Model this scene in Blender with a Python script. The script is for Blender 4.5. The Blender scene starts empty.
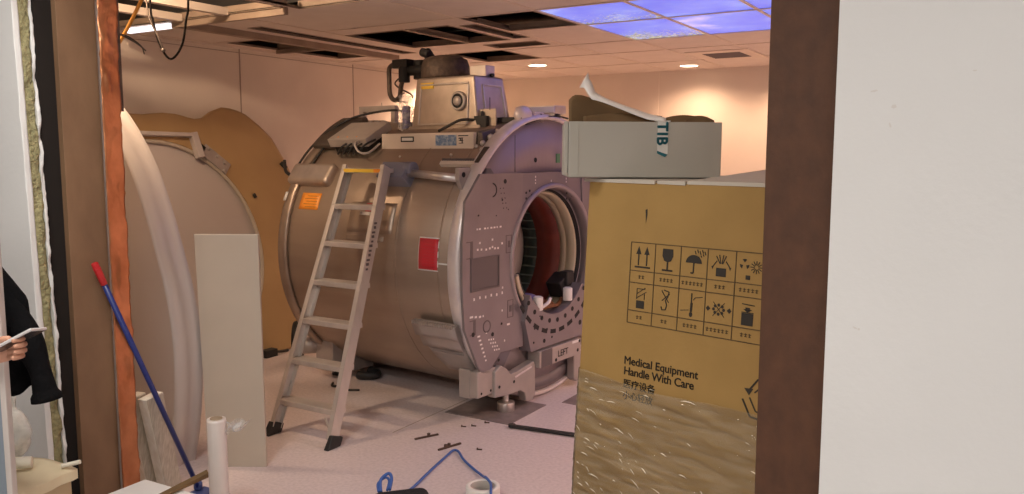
import bpy, bmesh, math, random
from mathutils import Vector, Matrix, noise
R = math.radians
PI = math.pi
C = bpy.context.scene.collection
rnd = random.Random(7)
V = Vector

# ------------------------------------------------------------------ materials
def nodes_of(name):
    m = bpy.data.materials.new(name); m.use_nodes = True
    nt = m.node_tree
    return m, nt, nt.nodes['Principled BSDF']

def mat(name, col, rough=.5, metal=0., col2=None, scale=20., stretch=(1, 1, 1), detail=4., bump=0., bscale=None, lo=.35, hi=.65, spec=.5, coat=0.):
    """Principled surface, two-tone noise colour and noise bump in object space."""
    m, nt, p = nodes_of(name)
    p.inputs['Base Color'].default_value = (*col, 1); p.inputs['Roughness'].default_value = rough
    p.inputs['Metallic'].default_value = metal; p.inputs['Specular IOR Level'].default_value = spec
    p.inputs['Coat Weight'].default_value = coat
    if col2 is None and not bump: return m
    tc = nt.nodes.new('ShaderNodeTexCoord'); mp = nt.nodes.new('ShaderNodeMapping')
    mp.inputs['Scale'].default_value = stretch
    nt.links.new(tc.outputs['Object'], mp.inputs['Vector'])
    if col2 is not None:
        n = nt.nodes.new('ShaderNodeTexNoise'); n.inputs['Scale'].default_value = scale; n.inputs['Detail'].default_value = detail
        nt.links.new(mp.outputs[0], n.inputs['Vector'])
        r = nt.nodes.new('ShaderNodeValToRGB'); r.color_ramp.elements[0].position = lo; r.color_ramp.elements[1].position = hi
        r.color_ramp.elements[0].color = (*col, 1); r.color_ramp.elements[1].color = (*col2, 1)
        nt.links.new(n.outputs['Fac'], r.inputs[0]); nt.links.new(r.outputs[0], p.inputs['Base Color'])
    if bump:
        n2 = nt.nodes.new('ShaderNodeTexNoise'); n2.inputs['Scale'].default_value = bscale or scale; n2.inputs['Detail'].default_value = 3
        nt.links.new(mp.outputs[0], n2.inputs['Vector'])
        b = nt.nodes.new('ShaderNodeBump'); b.inputs['Strength'].default_value = bump; b.inputs['Distance'].default_value = .02
        nt.links.new(n2.outputs['Fac'], b.inputs['Height']); nt.links.new(b.outputs[0], p.inputs['Normal'])
    return m

def emit(name, col, strength):
    m, nt, p = nodes_of(name)
    p.inputs['Base Color'].default_value = (*col, 1)
    p.inputs['Emission Color'].default_value = (*col, 1); p.inputs['Emission Strength'].default_value = strength
    return m

M = {}
M['plaster'] = mat('white_paint', (.77, .775, .765), .55, col2=(.745, .75, .74), scale=3, bump=.05, bscale=60)
M['room_wall'] = mat('room_wall_panel', (.74, .66, .58), .5, col2=(.70, .62, .545), scale=2.5, bump=.03, bscale=80)
M['seam'] = mat('wall_seam', (.36, .29, .24), .7)
M['floor'] = mat('vinyl_floor', (.70, .61, .61), .38, col2=(.60, .52, .52), scale=55, detail=6, lo=.38, hi=.66, bump=.03, bscale=120)
M['floor_corr'] = mat('corridor_floor', (.5, .47, .44), .5, col2=(.42, .4, .37), scale=30)
M['tile'] = mat('ceiling_tile', (.70, .62, .56), .85, col2=(.66, .58, .52), scale=6, bump=.1, bscale=150)
M['grid'] = mat('ceiling_grid', (.66, .56, .48), .5)
M['rail'] = mat('ceiling_channel', (.33, .25, .19), .6, col2=(.27, .20, .155), scale=8)
M['unlit_concrete'] = mat('dark_unlit_concrete', (.02, .018, .017), .9, col2=(.035, .03, .028), scale=5)  # near-black so the ceiling void reads unlit; the shade is in the colour
M['mdf_l'] = mat('timber_board_left', (.245, .142, .077), .6, col2=(.175, .098, .052), scale=7, stretch=(1, 1, .5), bump=.06, bscale=60, lo=.3, hi=.7)
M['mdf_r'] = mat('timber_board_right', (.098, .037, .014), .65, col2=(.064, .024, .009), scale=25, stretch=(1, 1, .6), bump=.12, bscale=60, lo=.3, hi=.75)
M['foam'] = mat('insulation_foam', (.40, .36, .19), .95, col2=(.27, .25, .13), scale=45, bump=.8, bscale=70)
M['void'] = mat('cavity_shade_black', (.012, .008, .006), .95)
M['copper'] = mat('copper_sheet', (.63, .27, .13), .36, .85, col2=(.46, .18, .08), scale=9, stretch=(1, 1, .8), bump=.7, bscale=11)
M['cover_white'] = mat('white_cover_plastic', (.58, .52, .495), .38, col2=(.55, .49, .47), scale=2)
M['cover_rim'] = mat('white_cover_rim', (.56, .51, .48), .35)
M['tan'] = mat('tan_cover', (.50, .33, .155), .55, col2=(.44, .285, .13), scale=2.2)
M['beige_board'] = mat('beige_board', (.56, .49, .405), .5, col2=(.52, .455, .375), scale=3)
M['board_edge'] = mat('board_edge', (.72, .67, .58), .5)
M['steel'] = mat('brushed_vessel', (.47, .375, .30), .40, .75, col2=(.36, .285, .23), scale=16, stretch=(.35, .06, .35), detail=5, bump=.02, bscale=40, lo=.3, hi=.7)
M['steel_dark'] = mat('dark_steel', (.14, .115, .10), .5, .6, col2=(.10, .08, .07), scale=10)
M['grey_metal'] = mat('grey_metal', (.48, .43, .40), .45, .4, col2=(.43, .385, .36), scale=9)
M['face_plate'] = mat('face_plate', (.285, .25, .262), .40, .4, col2=(.255, .223, .235), scale=6)
M['face_plate_b'] = mat('face_plate_b', (.255, .225, .245), .40, .4, col2=(.23, .203, .222), scale=6)
M['face_disc'] = mat('face_disc', (.38, .32, .325), .45, .3, col2=(.35, .295, .30), scale=4)
M['lip'] = mat('flange_lip', (.80, .73, .70), .35, .35, col2=(.70, .63, .64), scale=12)
M['recess'] = mat('recess_grey', (.15, .13, .132), .5, .3)
M['hole'] = mat('hole_black', (.012, .012, .012), .7)
M['mark'] = mat('white_mark', (.85, .82, .80), .6)
M['turret'] = mat('turret_sheet', (.60, .51, .43), .35, .75, col2=(.50, .42, .35), scale=9, bump=.05, bscale=20)
M['silver'] = mat('silver_metal', (.75, .70, .66), .3, .8, col2=(.65, .60, .57), scale=14)
M['alu'] = mat('ladder_aluminium', (.72, .66, .61), .38, .55, col2=(.62, .565, .52), scale=10, stretch=(1, 1, .2))
M['purple_grey'] = mat('blue_grey_paint', (.22, .215, .27), .5)
M['black'] = mat('black_rubber', (.018, .017, .017), .55)
M['dark_brown'] = mat('cold_head_casting', (.14, .10, .075), .6, .3, col2=(.08, .06, .048), scale=25, bump=.3, bscale=40)
M['orange'] = mat('orange_label', (.95, .36, .04), .5, col2=(.88, .30, .03), scale=60, stretch=(.3, .3, 1))
M['red'] = mat('red_label', (.62, .035, .05), .45)
M['red_soft'] = mat('red_print', (.42, .02, .03), .5)
M['yellow'] = mat('yellow_label', (.85, .58, .06), .5)
M['white'] = mat('white_label', (.82, .80, .77), .5)
M['blue_label'] = mat('blue_label', (.13, .22, .38), .5, col2=(.36, .44, .54), scale=45, lo=.45, hi=.6)
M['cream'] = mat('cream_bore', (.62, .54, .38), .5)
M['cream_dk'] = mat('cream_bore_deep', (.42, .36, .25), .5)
M['bore_red'] = mat('bore_red_resin', (.20, .035, .02), .45, col2=(.15, .025, .015), scale=12)
M['bore_green'] = mat('bore_dark_green', (.012, .032, .024), .4)
M['bore_rib'] = mat('bore_rib', (.11, .16, .135), .4)
M['bore_pale'] = mat('bore_pale_lit', (.80, .72, .68), .5)
M['purple'] = mat('blue_violet_plastic', (.16, .14, .32), .45)
M['clear'] = None
M['card'] = mat('kraft_cardboard', (.36, .215, .062), .75, col2=(.32, .19, .053), scale=5, bump=.04, bscale=90)
M['card_in'] = mat('brown_cardboard', (.17, .10, .042), .85, col2=(.13, .078, .033), scale=9)
M['card_white'] = mat('white_cardboard', (.45, .425, .365), .7, col2=(.42, .40, .345), scale=4, bump=.05, bscale=30)
M['card_edge'] = mat('cardboard_edge', (.52, .47, .39), .8)
M['print'] = mat('black_print', (.022, .016, .010), .7)
M['print_line'] = mat('brown_print', (.085, .05, .018), .7)
M['teal'] = mat('teal_print', (.012, .13, .16), .5)
M['tape_clear'] = mat('pale_tape', (.70, .68, .62), .25)
M['paper'] = mat('white_paper_strip', (.85, .80, .74), .6)
M['blue_rod'] = mat('blue_enamel', (.02, .035, .19), .3)
M['red_rod'] = mat('red_plastic_grip', (.55, .02, .025), .35)
M['mop_blue'] = mat('blue_plastic', (.05, .07, .20), .5)
M['plank'] = mat('whitewashed_plank', (.86, .83, .75), .7, col2=(.76, .72, .62), scale=9, stretch=(6, 6, .8), bump=.2, bscale=30)
M['plank_end'] = mat('plank_grain', (.66, .61, .50), .8, col2=(.50, .45, .35), scale=14, stretch=(8, 8, .6))
M['roll'] = mat('film_roll', (.78, .72, .68), .28, col2=(.70, .64, .60), scale=20, stretch=(1, 1, .1))
M['core'] = mat('cardboard_core', (.33, .25, .17), .8)
M['cable_black'] = mat('black_cable', (.006, .005, .005), .9, spec=.05)
M['light_paint'] = mat('light_painted_sheet', (.78, .67, .57), .45, col2=(.72, .62, .52), scale=12)
M['bag'] = mat('black_fabric', (.012, .012, .014), .8, bump=.3, bscale=90)
M['blue_cable'] = mat('blue_cable', (.05, .13, .42), .45)
M['tape_roll'] = mat('white_tape_roll', (.80, .78, .74), .45)
M['tape_core'] = mat('tape_core', (.42, .38, .34), .7)
M['post'] = mat('grey_blue_post', (.24, .29, .34), .5)
M['post_trim'] = mat('pale_post_trim', (.62, .57, .53), .5)
M['jacket'] = mat('black_jacket', (.006, .006, .007), .9, bump=.3, bscale=55, spec=.12)
M['skin'] = mat('skin', (.62, .33, .22), .5, col2=(.56, .28, .185), scale=14)
M['trousers'] = mat('dark_trousers', (.03, .035, .05), .85)
M['hair'] = mat('dark_hair', (.02, .014, .01), .6, bump=.5, bscale=80)
M['shoe'] = mat('black_shoe', (.015, .015, .015), .5)
M['phone'] = mat('phone_silver', (.75, .73, .73), .3, .3)
M['phone_dk'] = mat('phone_dark', (.03, .03, .035), .2)
M['cream_foam'] = mat('cream_foam', (.80, .70, .48), .8, col2=(.74, .63, .42), scale=5, bump=.15, bscale=20)
M['cream_pale'] = mat('pale_foam_strip', (.82, .77, .64), .7)
M['bag_clear'] = None
M['plate_grey'] = mat('floor_plate_grey', (.26, .21, .20), .5, col2=(.20, .16, .155), scale=14)
M['screw'] = mat('rusty_screw', (.10, .065, .05), .6, .4)
M['shelf'] = mat('crate_side', (.55, .42, .25), .8)
M['lamp_white'] = emit('lamp_diffuser', (1, .93, .82), 6.)
M['dl'] = emit('downlight_diffuser', (1, .80, .55), 9.)

def film_mat(name, alpha, col=(.9, .88, .84), rough=.12, bump=.6, bscale=9., stretch=(1, 1, 1), rot=0.):
    m, nt, p = nodes_of(name)
    p.inputs['Base Color'].default_value = (*col, 1); p.inputs['Roughness'].default_value = rough
    tr = nt.nodes.new('ShaderNodeBsdfTransparent'); mx = nt.nodes.new('ShaderNodeMixShader')
    out = nt.nodes['Material Output']
    tc = nt.nodes.new('ShaderNodeTexCoord'); mp = nt.nodes.new('ShaderNodeMapping')
    mp.inputs['Scale'].default_value = stretch; mp.inputs['Rotation'].default_value = (0, rot, 0)
    n = nt.nodes.new('ShaderNodeTexNoise'); n.inputs['Scale'].default_value = bscale; n.inputs['Detail'].default_value = 4
    nt.links.new(tc.outputs['Object'], mp.inputs['Vector']); nt.links.new(mp.outputs[0], n.inputs['Vector'])
    b = nt.nodes.new('ShaderNodeBump'); b.inputs['Strength'].default_value = bump; b.inputs['Distance'].default_value = .03
    nt.links.new(n.outputs['Fac'], b.inputs['Height']); nt.links.new(b.outputs[0], p.inputs['Normal'])
    r = nt.nodes.new('ShaderNodeMapRange'); r.inputs['From Min'].default_value = .42; r.inputs['From Max'].default_value = .72
    r.inputs['To Min'].default_value = alpha * .45; r.inputs['To Max'].default_value = min(1, alpha * 2.2)
    nt.links.new(n.outputs['Fac'], r.inputs['Value']); nt.links.new(r.outputs[0], mx.inputs[0])
    nt.links.new(tr.outputs[0], mx.inputs[1]); nt.links.new(p.outputs[0], mx.inputs[2])
    nt.links.new(mx.outputs[0], out.inputs['Surface'])
    return m
def wrap_mat():
    """clear stretch film: a thin milky haze plus a sharp Fresnel reflection"""
    m, nt, p = nodes_of('stretch_film'); N = nt.nodes.new; L = nt.links.new
    tc = N('ShaderNodeTexCoord'); mp = N('ShaderNodeMapping'); mp.inputs['Scale'].default_value = (2.2, 1, 13); mp.inputs['Rotation'].default_value = (0, R(15), 0)
    n = N('ShaderNodeTexNoise'); n.inputs['Scale'].default_value = 4; n.inputs['Detail'].default_value = 6; L(tc.outputs['Object'], mp.inputs['Vector']); L(mp.outputs[0], n.inputs['Vector'])
    b = N('ShaderNodeBump'); b.inputs['Strength'].default_value = .8; b.inputs['Distance'].default_value = .012; L(n.outputs['Fac'], b.inputs['Height'])
    r = N('ShaderNodeMapRange'); r.inputs['From Min'].default_value = .4; r.inputs['From Max'].default_value = .75; r.inputs['To Min'].default_value = .09; r.inputs['To Max'].default_value = .34; L(n.outputs['Fac'], r.inputs['Value'])
    d = N('ShaderNodeBsdfDiffuse'); d.inputs[0].default_value = (.86, .68, .44, 1); t = N('ShaderNodeBsdfTransparent'); m1 = N('ShaderNodeMixShader')
    L(r.outputs[0], m1.inputs[0]); L(t.outputs[0], m1.inputs[1]); L(d.outputs[0], m1.inputs[2])
    g = N('ShaderNodeBsdfGlossy'); g.inputs['Roughness'].default_value = .05; L(b.outputs[0], g.inputs['Normal'])
    f = N('ShaderNodeFresnel'); f.inputs[0].default_value = 1.42; L(b.outputs[0], f.inputs['Normal']); m2 = N('ShaderNodeMixShader')
    L(f.outputs[0], m2.inputs[0]); L(m1.outputs[0], m2.inputs[1]); L(g.outputs[0], m2.inputs[2]); L(m2.outputs[0], nt.nodes['Material Output'].inputs['Surface'])
    return m
M['film'] = wrap_mat()
M['glint'] = mat('white_film_glint', (.88, .80, .64), .3)
M['clear'] = film_mat('clear_plastic', .3, (.80, .78, .78), .12, .5, 25.)
M['bag_clear'] = film_mat('white_plastic_bag', .95, (.86, .82, .74), .4, .5, 14.)

def sky_mat(name, leaves, purple, off):
    """The printed sky of a backlit ceiling panel."""
    m, nt, p = nodes_of(name)
    N = nt.nodes.new; L = nt.links.new
    tc = N('ShaderNodeTexCoord'); mp = N('ShaderNodeMapping'); mp.inputs['Location'].default_value = off
    L(tc.outputs['Object'], mp.inputs['Vector'])
    n = N('ShaderNodeTexNoise'); n.inputs['Scale'].default_value = 2.6; n.inputs['Detail'].default_value = 5; L(mp.outputs[0], n.inputs['Vector'])
    r = N('ShaderNodeValToRGB'); e = r.color_ramp.elements
    e[0].position = .40; e[0].color = (.075, .14, .80, 1); e[1].position = .72; e[1].color = (*purple, 1)
    x = e.new(.54); x.color = (.13, .22, .86, 1)
    L(n.outputs['Fac'], r.inputs[0]); col = r.outputs[0]
    if leaves:
        n2 = N('ShaderNodeTexNoise'); n2.inputs['Scale'].default_value = 42; n2.inputs['Detail'].default_value = 2; L(mp.outputs[0], n2.inputs['Vector'])
        n3 = N('ShaderNodeTexNoise'); n3.inputs['Scale'].default_value = 3.2; L(mp.outputs[0], n3.inputs['Vector'])
        sx = N('ShaderNodeSeparateXYZ'); L(tc.outputs['Object'], sx.inputs[0])
        # branches lean into the panel from its far border
        ma = N('ShaderNodeMapRange'); ma.inputs['From Min'].default_value = -.15; ma.inputs['From Max'].default_value = .38
        ma.inputs['To Min'].default_value = -.16; ma.inputs['To Max'].default_value = .15; L(sx.outputs['Y'], ma.inputs['Value'])
        ad = N('ShaderNodeMath'); ad.operation = 'ADD'; L(n2.outputs['Fac'], ad.inputs[0]); L(ma.outputs[0], ad.inputs[1])
        a2 = N('ShaderNodeMath'); a2.operation = 'MULTIPLY_ADD'; L(n3.outputs['Fac'], a2.inputs[0]); a2.inputs[1].default_value = .5; L(ad.outputs[0], a2.inputs[2])
        th = N('ShaderNodeMath'); th.operation = 'GREATER_THAN'; th.inputs[1].default_value = .86; L(a2.outputs[0], th.inputs[0])
        n4 = N('ShaderNodeTexNoise'); n4.inputs['Scale'].default_value = 30; L(mp.outputs[0], n4.inputs['Vector'])
        r4 = N('ShaderNodeValToRGB'); r4.color_ramp.elements[0].color = (.06, .09, .14, 1); r4.color_ramp.elements[1].color = (.62, .62, .34, 1)
        r4.color_ramp.elements[0].position = .42; r4.color_ramp.elements[1].position = .58; L(n4.outputs['Fac'], r4.inputs[0])
        mx = N('ShaderNodeMix'); mx.data_type = 'RGBA'; L(th.outputs[0], mx.inputs[0]); L(col, mx.inputs[6]); L(r4.outputs[0], mx.inputs[7]); col = mx.outputs[2]
    p.inputs['Base Color'].default_value = (.1, .1, .12, 1); p.inputs['Roughness'].default_value = .4
    L(col, p.inputs['Emission Color']); p.inputs['Emission Strength'].default_value = SKY
    return m
SKY = 1.05

# ------------------------------------------------------------------ geometry helpers
def frame_from(d):
    d = V(d).normalized(); a = V((0, 0, 1)) if abs(d.z) < .9 else V((1, 0, 0))
    x = a.cross(d).normalized(); return x, d.cross(x)

class MB:
    def __init__(s): s.bm = bmesh.new(); s.mi = 0; s.T = Matrix()
    def _v(s, p): return s.bm.verts.new(s.T @ V(p))
    def _f(s, vs, smooth=False):
        try:
            f = s.bm.faces.new(vs); f.material_index = s.mi; f.smooth = smooth; return f
        except ValueError: return None
    def m(s, i): s.mi = i; return s
    def box(s, lo, hi, X=None):
        P = [V((x, y, z)) for z in (lo[2], hi[2]) for y in (lo[1], hi[1]) for x in (lo[0], hi[0])]
        if X is not None: P = [X @ p for p in P]
        v = [s._v(p) for p in P]
        for q in ((0, 2, 3, 1), (4, 5, 7, 6), (0, 1, 5, 4), (2, 6, 7, 3), (0, 4, 6, 2), (1, 3, 7, 5)): s._f([v[i] for i in q])
        return s
    def bar(s, a, b, w, h, up=(0, 0, 1)):
        """box along a-b, w across, h along the direction nearest to up"""
        a, b = V(a), V(b); d = (b - a); L = d.length; d.normalize(); up = V(up)
        x = d.cross(up).normalized(); y = x.cross(d)
        X = Matrix(((x.x, d.x, y.x, a.x), (x.y, d.y, y.y, a.y), (x.z, d.z, y.z, a.z), (0, 0, 0, 1)))
        return s.box((-w / 2, 0, -h / 2), (w / 2, L, h / 2), X)
    def hexa(s, P, smooth=False):
        """eight corners: bottom ring of four, then top ring of four"""
        v = [s._v(p) for p in P]
        for q in ((3, 2, 1, 0), (4, 5, 6, 7), (0, 1, 5, 4), (1, 2, 6, 5), (2, 3, 7, 6), (3, 0, 4, 7)): s._f([v[i] for i in q], smooth)
        return s
    def prism(s, poly, a, ax, ay, d, smooth=False):
        """polygon (x,y) in the plane a + x*ax + y*ay, pushed along vector d"""
        a, ax, ay, d = V(a), V(ax), V(ay), V(d)
        lo = [s._v(a + ax * p[0] + ay * p[1]) for p in poly]; hi = [s._v(a + ax * p[0] + ay * p[1] + d) for p in poly]
        s._f(lo[::-1]); s._f(hi); n = len(poly)
        for i in range(n): s._f((lo[i], lo[(i + 1) % n], hi[(i + 1) % n], hi[i]), smooth)
        return s
    def lathe(s, prof, a=(0, 0, 0), d=(0, 0, 1), n=32, closed=False, smooth=True, a0=0., a1=None, caps=True):
        """prof: (radius, height) along axis d; a1 given = open arc"""
        a, d = V(a), V(d).normalized(); x, y = frame_from(d)
        full = a1 is None; span = 2 * PI if full else a1 - a0; cnt = n if full else n + 1
        rings = []
        for r, h in prof:
            rings.append([s._v(a + d * h + (x * math.cos(a0 + span * i / n) + y * math.sin(a0 + span * i / n)) * r) for i in range(cnt)])
        m = len(rings); pairs = [(i, i + 1) for i in range(m - 1)] + ([(m - 1, 0)] if closed else [])
        for i, j in pairs:
            for k in range(n): 
                k2 = (k + 1) % cnt
                s._f((rings[i][k], rings[i][k2], rings[j][k2], rings[j][k]), smooth)
        if not closed and caps and full:
            if prof[0][0] > 1e-6: s._f(rings[0][::-1])
            if prof[-1][0] > 1e-6: s._f(rings[-1])
        return s
    def cyl(s, a, b, r, r2=None, n=20, smooth=True):
        a, b = V(a), V(b); return s.lathe([(r, 0), (r if r2 is None else r2, (b - a).length)], a, b - a, n, smooth=smooth)
    def tube(s, pts, r, n=8, sub=6):
        P = [V(p) for p in pts]
        if sub > 1 and len(P) > 2:
            Q = []
            for i in range(len(P) - 1):
                p0, p1, p2, p3 = P[max(i - 1, 0)], P[i], P[i + 1], P[min(i + 2, len(P) - 1)]
                for k in range(sub):
                    t = k / sub
                    Q.append(.5 * ((2 * p1) + (p2 - p0) * t + (2 * p0 - 5 * p1 + 4 * p2 - p3) * t * t + (3 * p1 - p0 - 3 * p2 + p3) * t ** 3))
            P = Q + [P[-1]]
        rf = r if callable(r) else (lambda t: r)
        x = None; rings = []
        for i, p in enumerate(P):
            d = (P[min(i + 1, len(P) - 1)] - P[max(i - 1, 0)]).normalized()
            if x is None: x, y = frame_from(d)
            else:
                x = (x - d * x.dot(d)).normalized(); y = d.cross(x)
            rr = rf(i / (len(P) - 1))
            rings.append([s._v(p + (x * math.cos(2 * PI * k / n) + y * math.sin(2 * PI * k / n)) * rr) for k in range(n)])
        for A, B in zip(rings, rings[1:]):
            for k in range(n): s._f((A[k], A[(k + 1) % n], B[(k + 1) % n], B[k]), True)
        s._f(rings[0][::-1]); s._f(rings[-1])
        return s
    def sheet(s, fn, nu, nv, th, smooth=True):
        """thick sheet from fn(u,v)->(point, normal)"""
        top, bot = [], []
        for j in range(nv + 1):
            rt, rb = [], []
            for i in range(nu + 1):
                p, nn = fn(i / nu, j / nv); p = V(p); nn = V(nn)
                rt.append(s._v(p + nn * th / 2)); rb.append(s._v(p - nn * th / 2))
            top.append(rt); bot.append(rb)
        for j in range(nv):
            for i in range(nu):
                s._f((top[j][i], top[j][i + 1], top[j + 1][i + 1], top[j + 1][i]), smooth)
                s._f((bot[j][i], bot[j + 1][i], bot[j + 1][i + 1], bot[j][i + 1]), smooth)
        for j in range(nv):
            s._f((top[j][0], top[j + 1][0], bot[j + 1][0], bot[j][0])); s._f((top[j][nu], bot[j][nu], bot[j + 1][nu], top[j + 1][nu]))
        for i in range(nu):
            s._f((top[0][i], bot[0][i], bot[0][i + 1], top[0][i + 1])); s._f((top[nv][i], top[nv][i + 1], bot[nv][i + 1], bot[nv][i]))
        return s
    def ball(s, c, r, sc=(1, 1, 1), n=12):
        c = V(c); rings = []
        for j in range(1, n):
            th = PI * j / n
            rings.append([s._v(c + V((r * sc[0] * math.sin(th) * math.cos(2 * PI * k / (2 * n)), r * sc[1] * math.sin(th) * math.sin(2 * PI * k / (2 * n)), r * sc[2] * math.cos(th)))) for k in range(2 * n)])
        t = s._v(c + V((0, 0, r * sc[2]))); b = s._v(c - V((0, 0, r * sc[2]))); K = 2 * n
        for k in range(K):
            s._f((t, rings[0][k], rings[0][(k + 1) % K]), True); s._f((b, rings[-1][(k + 1) % K], rings[-1][k]), True)
        for A, B in zip(rings, rings[1:]):
            for k in range(K): s._f((A[k], B[k], B[(k + 1) % K], A[(k + 1) % K]), True)
        return s
    def build(s, name, mats, parent=None, bevel=0., seg=2, norm=True, autosm=True):
        if norm: bmesh.ops.recalc_face_normals(s.bm, faces=s.bm.faces)
        me = bpy.data.meshes.new(name); s.bm.to_mesh(me); s.bm.free()
        for m in (mats if isinstance(mats, (list, tuple)) else [mats]): me.materials.append(m)
        o = bpy.data.objects.new(name, me); C.objects.link(o)
        if parent is not None: o.parent = parent
        if bevel:
            b = o.modifiers.new('bevel', 'BEVEL'); b.width = bevel; b.segments = seg; b.limit_method = 'ANGLE'; b.angle_limit = R(40); b.harden_normals = False
        return o

def tag(o, label, cat, group=None):
    o['label'] = label; o['category'] = cat
    if group: o['group'] = group
    return o
def thing(name, label, cat, loc=(0, 0, 0), rz=0., group=None):
    o = bpy.data.objects.new(name, None); C.objects.link(o); o.location = loc; o.rotation_euler = (0, 0, rz); o.empty_display_size = .1
    return tag(o, label, cat, group)
def struct(o): o['kind'] = 'structure'; return o
def text_obj(name, body, size, origin, ax, ay, m, parent, extrude=.0004, lift=.0012, spacing=1., bold=0.):
    """flat lettering as a mesh, baseline start at origin, reading along ax, up along ay"""
    cu = bpy.data.curves.new(name, 'FONT'); cu.body = body; cu.size = size; cu.extrude = extrude; cu.space_character = spacing
    to = bpy.data.objects.new(name + '_src', cu); C.objects.link(to)
    dg = bpy.context.evaluated_depsgraph_get(); dg.update()
    me = bpy.data.meshes.new_from_object(to.evaluated_get(dg)); bpy.data.objects.remove(to); bpy.data.curves.remove(cu)
    if bold:        # heavier strokes: the outline laid down four times, a hair apart
        b_ = bmesh.new()
        for dx, dy in ((bold, 0), (-bold, 0), (0, bold), (0, -bold)):
            m3 = me.copy(); m3.transform(Matrix.Translation((dx, dy, 0))); b_.from_mesh(m3); bpy.data.meshes.remove(m3)
        b_.to_mesh(me); b_.free()
    ax, ay = V(ax).normalized(), V(ay).normalized(); nz = ax.cross(ay)
    o_ = V(origin) + nz * lift
    X = Matrix(((ax.x, ay.x, nz.x, o_.x), (ax.y, ay.y, nz.y, o_.y), (ax.z, ay.z, nz.z, o_.z), (0, 0, 0, 1)))
    me.transform(X); me.materials.clear(); me.materials.append(m)
    o = bpy.data.objects.new(name, me); C.objects.link(o)
    if parent is not None: o.parent = parent
    return o

# ================================================================== SETTING
XL, YB, XR, H = -5.75, 8.67, 1.0, 2.5          # room: left wall, back wall, right wall, suspended ceiling
HT = 3.1                                       # slab over the ceiling void
YI, YO = 2.10, 1.72                            # inner and outer face of the cut-through wall

struct(MB().box((-6.2, -3, -.1), (2.6, 9.0, 0)).build('floor', M['floor']))
fl = MB()
for x0, y0, x1, y1 in ((-2.99, 3.6, -2.984, 6.5), (-5.7, 5.2, -3.2, 5.206), (-2.98, 5.9, 1, 5.906)): fl.box((x0, y0, 0), (x1, y1, .0008))
struct(fl.build('trim_1', M['seam']))

# left wall, back wall with panel joints, right wall
w = MB(); w.box((XL - .1, YI, 0), (XL, YB + .1, HT))
w.m(1)
for y in (4.97, 6.40): w.box((XL, y - .006, 0), (XL + .002, y + .006, H))
w.box((XL, YI, H - .035), (XL + .004, YB, H - .03))
struct(w.build('wall_left', [M['room_wall'], M['seam']]))
w = MB(); w.box((XL, YB, 0), (XR + .1, YB + .1, HT))
w.m(1)
for x in (-3.42, -1.0): w.box((x - .05, YB - .006, 0), (x + .05, YB, H))
struct(w.build('wall_back', [M['room_wall'], M['room_wall']]))
struct(MB().box((XR, YI, 0), (XR + .1, YB, HT)).build('wall_right', M['room_wall']))

# suspended ceiling: tiles between grid lines, some lifted out
gx = [XL, -5.62, -5.02, -4.42, -3.82, -3.22, -2.62, -2.02, -1.42, -.82, -.22, .38, XR]
gy = [YI, 2.3, 2.95, 3.7, 4.6, 5.3, 6.2, 6.9, 7.8, YB]
HOLES = [(-5.62, 2.35, -3.9, 3.70), (-3.84, 3.00, -3.30, 3.80), (-5.50, 4.66, -5.06, 5.18), (-5.50, 5.34, -5.08, 5.93),
         (-4.40, 4.84, -3.86, 5.66), (-3.82, 4.84, -3.46, 5.66), (-3.38, 4.90, -3.26, 5.62), (-3.80, 5.84, -3.32, 6.06), (-3.20, 4.62, -2.65, 5.26), (-4.44, 6.20, -3.86, 6.88), (-4.74, 4.2, -4.62, 5.95)]
PAN = [(x, y0, y1) for x in (-2.62, -2.02, -1.42) for (y0, y1) in ((4.6, 5.3), (5.3, 6.2))]
CUT = HOLES + [(x, y0, x + .6, y1) for x, y0, y1 in PAN] + [(-2.56, 7.18, -2.0, 7.86)]
xs = sorted(set([XL, XR] + [c for h in CUT for c in (h[0], h[2])])); ys = sorted(set([YI, YB] + [c for h in CUT for c in (h[1], h[3])]))
ce = MB()
for i in range(len(xs) - 1):
    for j in range(len(ys) - 1):
        cx, cy = (xs[i] + xs[i + 1]) / 2, (ys[j] + ys[j + 1]) / 2
        if any(h[0] < cx < h[2] and h[1] < cy < h[3] for h in CUT): continue
        ce.box((xs[i], ys[j], H), (xs[i + 1], ys[j + 1], H + .006))
ceil = struct(ce.build('ceiling', M['tile']))
g = MB()
def clear(a, b, c, d):
    return not any(h[0] < c and h[2] > a and h[1] < d and h[3] > b for h in HOLES)
for x in gx[1:-1]:
    for j in range(len(gy) - 1):
        if clear(x - .01, gy[j] + .02, x + .01, gy[j + 1] - .02): g.box((x - .010, gy[j], H - .004), (x + .010, gy[j + 1], H))
for y in gy[1:-1]:
    for i in range(len(gx) - 1):
        if clear(gx[i] + .02, y - .01, gx[i + 1] - .02, y + .01): g.box((gx[i], y - .010, H - .0045), (gx[i + 1], y + .010, H - .0005))
struct(g.build('grid_frame', M['grid'], ceil))
rl = MB()
for a, b, c, d in HOLES:
    t, hi = .012, H + .045
    rl.box((a - t, b, H - .004), (a, d, H + .012)); rl.box((c, b, H - .004), (c + t, d, hi)); rl.box((a - t, d, H - .004), (c + t, d + t, hi))
    rl.box((a - t, b - t, H - .004), (c + t, b, H + .006))
struct(MB().box((XL - .02, YI, H + .02), (XL + .01, YB, HT)).box((XL, YB - .01, H + .02), (XR, YB + .01, HT)).build('void_shade_lining', M['unlit_concrete'], ceil))  # dark skin added so the walls above the ceiling look unlit
struct(rl.build('opening_rim', M['rail'], ceil))
struct(MB().box((XL, YI, HT), (XR, YB, HT + .1)).build('upper_slab', M['unlit_concrete'], ceil))
pb = MB()
for x in (-5.3, -4.1, -2.9): pb.box((x - .05, YI, 2.85), (x + .05, YB, 2.95))
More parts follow.
